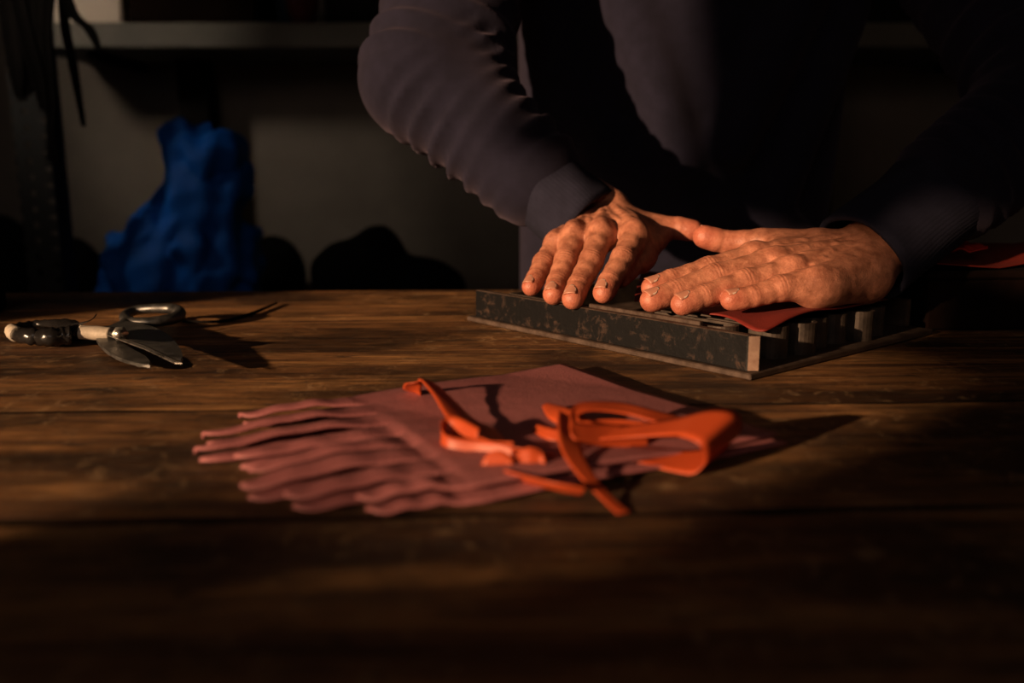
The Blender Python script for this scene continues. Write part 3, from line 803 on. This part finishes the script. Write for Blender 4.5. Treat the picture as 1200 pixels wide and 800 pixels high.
sweat = link('sweatshirt', raw_mesh('sweatshirt', Vs, Qs), KNIT, person)
sm = sweat.modifiers.new('smooth', 'SMOOTH'); sm.factor = 0.5; sm.iterations = 2

def cuff(Wr, E, t0, t1, r0, r1, seed):
    """ribbed band round the wrist, open towards the hand"""
    a = Wr + (E - Wr) * t0; b = Wr + (E - Wr) * t1; ax = unit(b - a)
    s = unit(np.cross(ax, (0, 0, 1))); u = np.cross(s, ax); V = []; F = []
    nseg, nl = 192, 14
    prof = [(0.10, r0 - 0.006), (0.03, r0 - 0.005), (-0.008, r0 - 0.0035), (-0.012, r0 - 0.001), (-0.004, r0 + 0.0012)]
    for i in range(1, nl + 1):
        t = i / nl
        prof.append((t, r0 + (r1 - r0) * t + 0.0016 * math.sin(t * 5 + seed)))
    prof.append((1.06, r1 + 0.001)); prof.append((1.12, r1 - 0.006))
    L = np.linalg.norm(b - a)
    for (t, r) in prof:
        for k in range(nseg):
            an = 2 * math.pi * k / nseg
            rr = r + 0.00018 * math.cos(k / nseg * 2 * math.pi * 64) + 0.0012 * math.sin(2 * an + seed + 2 * t) + 0.0008 * math.sin(5 * an + 7 * t + seed)
            V.append(a + ax * L * t + rr * (s * math.cos(an) * 1.02 + u * math.sin(an) * 0.98))
    for i in range(len(prof) - 1):
        for k in range(nseg):
            F.append((i * nseg + k, i * nseg + (k + 1) % nseg, (i + 1) * nseg + (k + 1) % nseg, (i + 1) * nseg + k))
    return mesh_obj('cuff', V, F, RIB, sweat)
cuff(WCA, ELA, 0.06, 0.36, 0.0395, 0.0440, 1.0)
cuff(WRB, ELB, 0.0, 0.42, 0.0425, 0.0445, 2.3)
# ribbed hem, trousers, shoes, hair
tr = Field((-0.05, 1.05, -0.90), (0.50, 1.50, 0.06), 0.008)
for s in (-1, 1):
    tr.cone((0.22 + s * .085, 1.29, -0.02), (0.22 + s * .095, 1.30, -0.42), 0.105, 0.080, 0.04)
    tr.cone((0.22 + s * .095, 1.30, -0.42), (0.22 + s * .10, 1.32, -0.84), 0.078, 0.065, 0.03)
tr.cone((0.15, 1.28, 0.02), (0.29, 1.28, 0.02), 0.115, 0.115, 0.04)
Vt, Qt = tr.mesh(); link('trousers', raw_mesh('trousers', Vt, Qt), TROUSER, person)
for s in (-1, 1):
    sh = Field((0.22 + s * .10 - .09, 1.08, -0.885), (0.22 + s * .10 + .09, 1.46, -0.74), 0.006)
    sh.cone((0.22 + s * .10, 1.36, -0.835), (0.22 + s * .11, 1.15, -0.850), 0.045, 0.032, 0.02); sh.cone((0.22 + s * .10, 1.35, -0.82), (0.22 + s * .10, 1.33, -0.78), 0.042, 0.045, 0.02)
    Xq = (0, 0, sh.ax[2][None, None, :]); sh.F = np.maximum(sh.F, -0.879 - (Xq[2] + 0 * sh.F))
    Vh, Qh = sh.mesh(); link('shoe', raw_mesh('shoe', Vh, Qh), SHOE, person)
hr = Field((0.08, 0.94, 0.70), (0.35, 1.23, 0.92), 0.005)
hr.ell(HEAD + A3((0, .012, .020)), (0.083, 0.098, 0.108), 0.01)
hr.cut(HEAD + A3((-.05, -.10, -.03)), HEAD + A3((.05, -.10, -.03)), 0.085, 0.085, 0.02)
Xq = (hr.ax[0][:, None, None], hr.ax[1][None, :, None], hr.ax[2][None, None, :]); hr.F += (0.003 * wob(Xq, 5, 160, 6)).astype(np.float32)
Vh, Qh = hr.mesh(); link('hair', raw_mesh('hair', Vh, Qh), HAIR, person)

# ------------------------------------------------------------------ glove blanks in the foreground
TIPS = [(281, 500), (238, 524), (229, 542), (276, 549), (293, 566), (283, 585), (334, 597), (419, 600)]
ROOT0, ROOT8 = G(418, 480), G(556, 592)
CUF0, CUF8 = G(660, 438), G(911, 524)
def glove_blank(dx, dy, rot, zb, seed, label, lift):
    rs = random.Random(seed)
    piv = (ROOT0 + CUF8) / 2
    Rm = Matrix.Translation(Vector((piv.x + dx, piv.y + dy, 0))) @ Matrix.Rotation(rot, 4, 'Z') @ Matrix.Translation(Vector((-piv.x, -piv.y, 0)))
    V = []; F = []; grid = {}
    nc = 8; NC = 8 * nc; NP = 34; NFN = 26
    def add(p, z):
        q = Rm @ Vector((p.x, p.y, 0)); V.append((q.x, q.y, zb + z)); return len(V) - 1
    def ridge(f, w):            # each finger is gently arched across its width
        return 0.0009 * (1 - (2 * f - 1) ** 2) * w
    # palm: from cuff to the roots of the fingers
    for i in range(NP + 1):
        t = i / NP
        for j in range(NC + 1):
            s = j / NC
            c = CUF0.lerp(CUF8, s); r = ROOT0.lerp(ROOT8, s)
            p = c.lerp(r, t)
            z = 0.0016 * abs(math.sin(3.1 * s + 4 * t + seed)) + ridge((s * 8) % 1.0 if j < NC else 1.0, max(0, (t - .3) / .7)) + lift * 0.002 * t
            grid[(i, j)] = add(p, z)
    for i in range(NP):
        for j in range(NC): F.append((grid[(i, j)], grid[(i, j + 1)], grid[(i + 1, j + 1)], grid[(i + 1, j)]))
    for k in range(8):
        tip = G(*TIPS[k])
        ra = ROOT0.lerp(ROOT8, k / 8); rb = ROOT0.lerp(ROOT8, (k + 1) / 8); rm = (ra + rb) / 2
        ax = (tip - rm); wv = (rb - ra)
        L = ax.length; ad = ax / L; wd = Vector((-ad.y, ad.x, 0));
        if wd.dot(wv) < 0: wd = -wd
        prev = [grid[(NP, k * nc + j)] for j in range(nc + 1)]
        hump = (0.0008 + 0.0028 * rs.random()) * lift; roll = 0.004 * (rs.random() - 0.4) * lift
        wid = wv.length * 0.88
        for i in range(1, NFN + 1):
            t = i / NFN
            row = []
            # straight sides, tapering slightly to a rounded point
            wt = wid * (1 - 0.28 * t) * (math.sqrt(max(0.0, 1 - ((t - 0.80) / 0.20) ** 2)) if t > 0.80 else 1)
            wt = max(wt, wid * 0.08)
            gap = 0.0010 * min(1, t * 6)
            for j in range(nc + 1):
                f = j / nc
                cpt = rm + ax * t
                off = (f - 0.5) * (wt - gap)
                bl = min(1, t * 3.0)
                lin = ra.lerp(rb, f) + ax * t
                pt = lin.lerp(cpt + wd * off, bl)
                z = ridge(f, 1 + 0.8 * bl) + hump * math.sin(math.pi * min(1, t * 1.05)) ** 1.3 + roll * (f - .5) * bl + 0.0004 * math.sin(20 * t + k) + lift * 0.002 * (1 - t)
                row.append(add(pt, z))
            for j in range(nc): F.append((prev[j], prev[j + 1], row[j + 1], row[j]))
            prev = row
    o = mesh_obj('glove_blank', V, F, PINK)
    md = o.modifiers.new('thickness', 'SOLIDIFY'); md.thickness = 0.0013; md.offset = 0
    return tag(o, label, 'glove', 'cut leather glove blanks on the bench')
glove_blank(0.004, -0.004, 0.006, 0.0020, 2, 'lower dusty pink leather glove blank, its edge showing beneath the upper one', 0.35)
glove_blank(0.0, 0.0, 0.0, 0.0056, 5, 'upper dusty pink leather glove blank with fanned fingers under the orange ribbon', 1.0)

# ------------------------------------------------------------------ orange ribbon tied over the blanks
bow = tag(empty('ribbon_bow', tuple(G(640, 530, 0.006))), 'burnt orange ribbon tied in a loose bow on the pink glove blanks', 'ribbon')
rw = 0.0125
strip('ribbon_band', [G(491, 464, .007), G(483, 458, .012), G(486, 450, .018), G(500, 447, .020), G(518, 464, .017), G(538, 488, .014), G(560, 505, .013), G(590, 524, .012), G(622, 534, .011), G(648, 538, .009)],
      [.011, .011, .011, .012, .013, .017, .022, .013, .008, .007], RIBBON, bow, tilt=[.2, .2, .3, .4, .35, .25, .15, .5, 1.0, 1.0], cup=0.06)
strip('loop', [G(560, 520, .012), G(530, 505, .014), G(516, 512, .012), G(522, 528, .009), G(560, 534, .008), G(600, 536, .009)], .015, RIBBON, bow, wv=(0.1, 0.35, 1.0), cup=0.05)
strip('knot', [G(563, 556, .006), G(570, 548, .0095), G(585, 546, .0105), G(598, 551, .0085), G(603, 558, .0055)], [.010, .014, .016, .014, .008], RIBBON, bow, wv=(0.05, 0.75, 0.75), cup=0.22)
strip('knot', [G(601, 556, .006), G(608, 546, .0095), G(622, 543, .011), G(636, 546, .0095), G(641, 556, .006)], [.008, .014, .017, .015, .010], RIBBON, bow, wv=(-0.05, 0.75, 0.75), cup=0.22)
strip('tail', [G(596, 556, .008), G(625, 564, .008), G(655, 571, .008), G(684, 576, .006)], [.009, .009, .009, .008], RIBBON, bow, tilt=0.75)
strip('tail', [G(700, 505, .010), G(676, 495, .013), G(655, 484, .015), G(639, 474, .013)], [.010, .013, .013, .004], RIBBON, bow, tilt=0.35, cup=0.1)
strip('tail', [G(690, 520, .008), G(660, 513, .010), G(640, 507, .011), G(627, 501, .010)], [.007, .007, .006, .004], RIBBON, bow, tilt=0.8)
strip('loop', [G(760, 512, .010), G(715, 510, .013), G(682, 508, .016), G(669, 498, .020), G(672, 484, .0235), G(690, 476, .025), G(730, 478, .023), G(770, 488, .020), G(812, 498, .016)],
      [.014, .014, .013, .011, .010, .011, .013, .014, .014], RIBBON, bow, wv=[(.1, .8, .55)] * 3 + [(.1, .9, .5)] * 2 + [(.1, 1.0, .18)] * 4)
strip('loop', [G(676, 500, .015), G(720, 499, .014), G(770, 502, .012)], [.007, .009, .007], RIBBON, bow, tilt=1.1)
# the large roll at the right
strip('loop', [G(680, 512, .012), G(735, 506, .015), G(785, 500, .020), G(818, 495, .025), G(842, 502, .024), G(848, 520, .015), G(834, 536, .008), G(800, 540, .005), G(755, 533, .006), G(705, 525, .007)],
      [.010, .014, .020, .028, .032, .033, .030, .022, .016, .008], RIBBON, bow, wv=[(.1, 1.0, .12)] * 2 + [(.35, .9, .15)] + [(.66, .66, .28)] * 4 + [(.4, .8, .2)] * 3, n=12)
strip('tail', [G(664, 486, .018), G(666, 508, .016), G(672, 532, .0125), G(690, 560, .008), G(712, 584, .003), G(731, 601, .0012)], [.010, .012, .011, .008, .0065, .006], RIBBON, bow, tilt=[.5, .4, .2, .1, .1, 0])

# ------------------------------------------------------------------ shears
sh_ = tag(empty('leather_shears', tuple(G(139, 392))), 'steel leather shears with black taped handle lying open on the bench', 'shears')
def plate(name, px, z0, th, mat, tiltf=None):
    pts = [G(x, y, z0) for x, y in px]
    return prism(name, [(p.x, p.y) for p in pts], z0, z0 + th, mat, sh_, 0.0006, False, tiltf)
pv = G(139, 391, .01)
def rise(x, y): return 0.016 * max(0.0, pv.y - y)            # the open upper blade stands off the bench
def smooth_px(px, n=6): return [tuple(p) for p in catmull([list(p) for p in px], n)]
lower = smooth_px([(111, 393), (116, 405), (130, 418), (150, 426.5), (166, 430.5), (176, 431.5)]) + [(177, 427), (172, 421), (150, 409), (127, 396)]
upper = smooth_px([(122, 389), (140, 381), (162, 382), (184, 389), (201, 400), (212, 416), (215, 427)]) + [(213, 430.5), (205, 429), (170, 411), (128, 393)]
plate('blade', lower, 0.004, 0.0028, SHEAR)
plate('blade', upper, 0.009, 0.0034, SHEAR, rise)
edge = plate('blade_edge', [(126, 391.2), (170, 407.6), (206, 427.0), (213.5, 430.0), (205, 429.6), (169, 411.4), (126, 394)], 0.0122, 0.0006, CHROME, rise)
tube('pivot_bolt', [G(141, 391, .0115), G(141, 391, .0165)], .0062, CHROME, sh_, 2, 6)
tube('pivot_nut', [G(139.5, 391, .0165), G(139.5, 391, .0235)], .0036, CHROME, sh_, 2, 8)
tube('shank', [G(131, 391, .0095), G(113, 390, .010), G(94, 389, .011)], [.0068, .0080, .0078], PALETAPE, sh_, 6, 12, flat=0.75)
tube('handle', [G(91, 390, .010), G(82, 385, .011), G(72, 381, .010), G(46, 380, .008), G(24, 382.5, .008), G(14, 387, .008), G(22, 392, .008), G(36, 394, .009), G(48, 394.5, .0085), G(60, 394.5, .0095), G(70, 394, .009), G(84, 392.5, .0095)],
     [.0085, .0088, .0062, .0044, .0042, .0052, .0066, .0078, .0082, .0084, .0084, .0088], TAPE, sh_, 8, 16, flat=0.88)
for v in bpy.data.objects['handle'].data.vertices:                   # loosely wound, creased tape
    c_ = v.co; v.co = c_ + Vector((math.sin(c_.x * 900 + c_.z * 700), math.sin(c_.x * 640 + 1 + c_.z * 900), math.sin(c_.x * 820 + c_.y * 500))) * 0.0006
tube('handle_end', [G(13.5, 384.5, .0085), G(14.5, 388, .0085), G(19, 391.5, .0085)], [.0040, .0060, .0066], PALETAPE, sh_, 6, 12)
tube('shank', [G(141, 386, .0075), G(149, 377, .0085), G(156, 375, .009)], [.0062, .0058, .0050], SHEAR, sh_, 6, 12, flat=0.8)
tube('handle', [G(150, 377, .009), G(146, 370, .010), G(158, 364, .012), G(180, 361.5, .014), G(203, 362, .014), G(211, 367, .013), G(203, 373, .011), G(180, 377, .010), G(162, 378, .0095)],
     [.0050, .0046, .0045, .0046, .0050, .0054, .0052, .0048, .0048], SHEAR, sh_, 8, 12, closed=True)
strip('tape_end', [G(86, 381, .018), G(98, 378, .020), G(108, 374, .022), G(113, 368, .025)], [.004, .003, .002, .001], TAPE, sh_, tilt=0.5)
tube('dark_strand', [G(214, 376, .0012), G(240, 377, .0014), G(268, 375, .0016), G(298, 366, .0016), G(324, 355, .0020)], [.0011, .0013, .0015, .0017, .0012], STRAP, sh_, 8, 8)  # thin dark strand lying on the bench by the shears

# ------------------------------------------------------------------ things at the right and left ends of the bench
bx0 = G(1085, 388)
Mb = Matrix.Translation(bx0) @ Matrix.Rotation(math.radians(4), 4, 'Z')
tb = tag(empty('stained_wooden_box', tuple(bx0)), 'low dark stained wooden box on the bench right of the die', 'box')
box('body', (0, 0, 0.0005), (0.30, 0.17, 0.046), TIN, tb, 0.002, Mb); box('lid', (-.003, -.003, 0.0465), (0.303, 0.173, 0.054), TIN, tb, 0.002, Mb)
def crumpled(name, cx, cy, z, sx, sy, rot, mat, label, cat, amp, seed, peak=0.0, group=None):
    V = []; F = []; N = 26; rs = random.Random(seed); ph = [rs.random() * 6 for _ in range(8)]
    for i in range(N + 1):
        for j in range(N + 1):
            s, t = i / N - .5, j / N - .5
            ex = 1 + 0.16 * math.sin(5 * math.atan2(t, s) + ph[0]) + 0.08 * math.sin(9 * math.atan2(t, s) + ph[1])
            x, y = s * sx * ex, t * sy * ex
            zz = amp * (0.5 + 0.5 * math.sin(6 * s + 5 * t + ph[2])) * 0.6 + amp * abs(math.sin(8 * s - 4 * t + ph[3])) * 0.4 + peak * math.exp(-((s - .12) / .28) ** 2 - (t / .3) ** 2)
            V.append((cx + x * math.cos(rot) - y * math.sin(rot), cy + x * math.sin(rot) + y * math.cos(rot), z + zz))
    for i in range(N):
        for j in range(N):
            a = i * (N + 1) + j; F.append((a, a + N + 1, a + N + 2, a + 1))
    o = mesh_obj(name, V, F, mat); md = o.modifiers.new('thickness', 'SOLIDIFY'); md.thickness = 0.0012; md.offset = 0
    return tag(o, label, cat, group)
bc = Mb @ Vector((0.145, 0.085, 0.056))
crumpled('leather_scrap', bc.x, bc.y, 0.0555, 0.27, 0.16, 0.1, RED, 'large crumpled dark red leather offcut on the low stained box', 'leather', 0.010, 3, 0.012, 'leather offcuts at the right end of the bench')
p = Mb @ Vector((0.032, 0.016, 0.0))
crumpled('leather_scrap', p.x, p.y, 0.070, 0.050, 0.030, 0.3, REDSCRAP, 'bright red leather scrap hanging at the near edge of the box', 'leather', 0.006, 8, 0.003, 'leather offcuts at the right end of the bench')
p = G(1085, 352, 0.03)
p = G(1068, 376)
crumpled('leather_scrap', p.x, p.y - .012, 0.0012, 0.030, 0.018, 0.4, REDSCRAP, 'tiny red leather scrap on the bench beside the low box', 'leather', 0.005, 12, 0.004, 'leather offcuts at the right end of the bench')
lb = G(-44, 374)
Ml = Matrix.Translation(lb)
blk = tag(empty('sanding_block', tuple(lb)), 'dark wooden block at the left edge beside the shears', 'block')
box('body', (-0.10, -0.02, 0.0005), (0.012, 0.06, 0.030), BLACKPAINT, blk, 0.003, Ml); box('felt_pad', (-0.098, -0.018, 0.0302), (0.010, 0.058, 0.034), STRAP, blk, 0.001, Ml)

# ------------------------------------------------------------------ background: shelving and what is on it
YS = 2.02                                                            # front of the shelves
zs0, zs1 = P(300, 56, YS).z, P(300, 26, YS).z
rack = tag(empty('wall_shelving', (0.2, 2.2, FZ)), 'long grey painted shelving with black posts along the back wall', 'shelves')
xa = P(20, 40, YS).x; xb = P(1290, 40, YS).x
box('shelf_board', (xa, YS, zs0), (xb, Y1 - .005, zs1), SHELFPAINT, rack, 0.003)
for px in (164, 985):
    x = P(px, 100, YS).x; box('post', (x, YS + 0.22, FZ), (x + 0.076, YS + 0.28, zs0), BLACKPAINT, rack, 0.003)
zl = P(300, 352, YS - .25).z - 0.10
box('shelf_board', (xa, YS - 0.28, zl - 0.035), (xb, Y1 - .005, zl), DARKWOOD, rack, 0.003)
for px in (40, 640, 1250):
    x = P(px, 300, YS).x; box('post', (x, YS - .22, FZ), (x + .06, YS - .16, zl - .035), BLACKPAINT, rack, 0.003)
for px in (90, 700, 1180):
    x = P(px, 50, YS).x; box('wall_bracket', (x, YS + .05, zs0 - .02), (x + .02, Y1 - .002, zs0), BLACKPAINT, rack, 0.002)
# slotted steel upright at the left: an angle section with a row of round holes
ux = P(20, 200, 1.72).x; uw = P(62, 200, 1.72).x - ux
up = tag(empty('slotted_upright', (ux, 1.72, FZ)), 'grey slotted steel upright with a row of round holes at left', 'upright')
bm = bmesh.new()
zc = FZ; pitch = 0.030; hr_ = 0.0062; nh = int((1.2 - FZ) / pitch)
cxh = ux + uw * 0.40
for i in range(nh):
    z0 = FZ + i * pitch; cz = z0 + pitch / 2
    ring = []; outer = []
    corners = [(ux, z0), (ux + uw, z0), (ux + uw, z0 + pitch), (ux, z0 + pitch)]
    N = 16
    for k in range(N):
        an = 2 * math.pi * (k + 0.5) / N - math.pi * 0.75
        ring.append(bm.verts.new((cxh + hr_ * math.cos(an), 1.72, cz + hr_ * math.sin(an))))
        c_, s_ = math.cos(an), math.sin(an)
        # project on the rectangle
        tx = ((ux + uw - cxh) if c_ > 0 else (cxh - ux)) / max(abs(c_), 1e-6); tz = (pitch / 2) / max(abs(s_), 1e-6); tt = min(tx, tz)
        outer.append(bm.verts.new((cxh + tt * c_, 1.72, cz + tt * s_)))
    for k in range(N): bm.faces.new((ring[k], ring[(k + 1) % N], outer[(k + 1) % N], outer[k]))
o = bm_obj('front_flange', bm, UPRIGHT, up); md = o.modifiers.new('thickness', 'SOLIDIFY'); md.thickness = 0.0025
box('side_flange', (ux + uw - 0.003, 1.722, FZ), (ux + uw, 1.775, 1.2), UPRIGHT, up, 0.0005)

# straps hanging at the left
strap_specs = [((8, -30), (12, 40), (22, 100), (26, 118), .030), ((30, -30), (34, 40), (36, 80), (30, 112), .034), ((44, -30), (48, 50), (56, 110), (66, 192), .026),
               ((58, -30), (54, 40), (60, 120), (58, 188), .022), ((70, -30), (76, 30), (86, 80), (98, 148), .016), ((66, -40), (84, 14), (104, 34), (116, 58), .022), ((20, -30), (28, 30), (44, 90), (52, 130), .03)]
desc = ['broad short', 'widest', 'longest', 'long narrow', 'thin outward slanting', 'short curling', 'medium length']
for i, (a, b, c, d, w) in enumerate(strap_specs):
    Yq = 1.66 - 0.012 * i
    top = P(48, -60, Yq)
    o = strip('hanging_strap', [(top.x + (i - 3) * .006, Yq, top.z + .05), P(*a, Yq), P(*b, Yq), P(*c, Yq), P(*d, Yq)], [.02, w, w, w * .9, w * .5], STRAP, None, wv=(1, .25 * math.sin(i * 2.0), 0), thick=0.003, cup=0.1)
    tag(o, desc[i] + ' black leather strap in the bundle hanging at top left', 'strap', 'black straps hanging at top left')
hk = P(48, -60, 1.63)
hook = tag(empty('wall_hook_rail', (hk.x, 1.72, hk.z)), 'dark rail above the hanging straps at top left', 'rail')
box('bar', (hk.x - .12, 1.60, hk.z + .045), (hk.x + .12, 1.70, hk.z + .065), BLACKPAINT, hook, .002); box('arm', (hk.x - .02, 1.68, hk.z + .047), (hk.x + .02, Y1 - .002, hk.z + .063), BLACKPAINT, hook, .002)

def crate(name, px0, px1, h, Y, dep, mat, label, cat, group=None, lidmat=None, z=None):
    a, b = P(px0, 10, Y).x, P(px1, 10, Y).x; z0 = zs1 + 0.0008 if z is None else z
    r = tag(empty(name, ((a + b) / 2, Y, z0)), label, cat, group)
    box('body', (a, Y, z0), (b, Y + dep, z0 + h * .8), mat, r, .004)
    box('lid', (a - .003, Y - .003, z0 + h * .8), (b + .003, Y + dep + .003, z0 + h), lidmat or mat, r, .004)
    return r
crate('cardboard_box', 62, 142, 0.12, 2.05, 0.2, PALEBOX, 'pale cardboard box on the shelf at top left', 'box')
crate('storage_box', 150, 300, 0.16, 2.04, 0.22, BROWNBOX, 'nearly black brown box on the shelf beside the pale one', 'box')
crate('storage_box', 380, 470, 0.15, 2.07, 0.2, BLACKPAINT, 'black box on the shelf partly behind the raised arm', 'box')
crate('storage_box', 1010, 1130, 0.15, 2.06, 0.2, BLACKPAINT, 'black box on the shelf between chest and right sleeve', 'box')
def heap(name, prims, h, mat, label, cat, seed, amp, freq, k=0.03, group=None, floor=None):
    pts = [A3(c) for c, r in prims]; R = [max(r) for c, r in prims]
    lo = np.min([p - r for p, r in zip(pts, R)], 0) - .02; hi = np.max([p + r for p, r in zip(pts, R)], 0) + .02
    f = Field(lo, hi, h)
    for c, r in prims: f.ell(c, r, k)
    X = (f.ax[0][:, None, None], f.ax[1][None, :, None], f.ax[2][None, None, :])
    f.F += (amp * (1 - 2 * np.abs(wob(X, seed, freq, 5)) ** 0.6) * 0.6 + amp * 0.6 * wob(X, seed + 3, freq * 2.2, 5)).astype(np.float32)
    if floor is not None: f.F = np.maximum(f.F, np.float32(floor) - X[2] + 0 * f.F)
    V, Q = f.mesh()
    return tag(link(name, raw_mesh(name, V, Q), mat), label, cat, group)
# folded cloths on the shelf
c = P(333, 5, 2.16); heap('folded_cloth', [((c.x, 2.19, zs1 + .045), (.022, .06, .05)), ((c.x, 2.19, zs1 + .07), (.020, .05, .05))], .007, NAVYCLOTH, 'dark blue folded cloth on the shelf between the dark boxes', 'cloth', 3, .004, 45, .03, None, zs1 + .001)
c = P(356, 5, 2.10); heap('folded_cloth', [((c.x, 2.08, zs1 + .045), (.032, .05, .05)), ((c.x + .003, 2.09, zs1 + .08), (.028, .04, .05))], .006, MAROON, 'dark red crumpled cloth on the shelf next to the black box', 'cloth', 7, .004, 50, .03, None, zs1 + .001)
# blue bag
YB = 1.90
def at(px, py): p = P(px, py, YB); return (p.x, p.y, p.z)
zb = zl
def pe(px, py, rx, ry, rz): p = P(px, py, YB); s = YB / FPX; return ((p.x, p.y, p.z), (rx * s, ry, rz * s))
bag = heap('blue_bag', [pe(210, 420, 108, .13, 40), pe(205, 350, 92, .12, 60), pe(222, 300, 70, .12, 70), pe(170, 300, 40, .09, 36), pe(235, 235, 46, .085, 70), pe(262, 195, 33, .06, 42), pe(228, 180, 26, .045, 26), pe(212, 164, 15, .03, 18), pe(270, 310, 34, .09, 50)],
           .007, BLUEBAG, 'crumpled bright blue plastic bag standing against the back wall', 'bag', 17, .022, 34, .05, None, zl + .001)
def dk(px, py, rx, ry, rz, Y): p = P(px, py, Y); s = Y / FPX; return ((p.x, p.y, p.z), (rx * s, ry, rz * s))
heap('black_bag', [dk(318, 322, 40, .07, 46, 2.2), dk(322, 380, 52, .08, 50, 2.2)], .009, BLACKBAG, 'small black sack slumped just right of the blue bag', 'bag', 21, .01, 26, .04, 'black sacks along the back wall', zl + .001)
heap('black_bag', [dk(430, 330, 64, .09, 50, 1.96), dk(440, 290, 28, .08, 28, 1.96), dk(500, 340, 48, .09, 38, 1.96), dk(395, 310, 26, .07, 24, 1.96), dk(440, 390, 100, .09, 40, 1.96)], .009, BLACKBAG, 'large black sack slumped on the floor shelf beside the person', 'bag', 29, .012, 24, .04, 'black sacks along the back wall', zl + .001)
heap('black_bag', [dk(92, 320, 26, .07, 42, 2.2), dk(92, 380, 36, .08, 45, 2.2)], .009, BLACKBAG, 'small black sack between the slotted upright and blue bag', 'bag', 33, .01, 26, .04, 'black sacks along the back wall', zl + .001)
heap('black_bag', [dk(0, 310, 44, .08, 60, 2.0), dk(-10, 380, 52, .09, 45, 2.0)], .009, BLACKBAG, 'black sack behind the slotted upright at far left', 'bag', 39, .01, 26, .04, 'black sacks along the back wall', zl + .001)
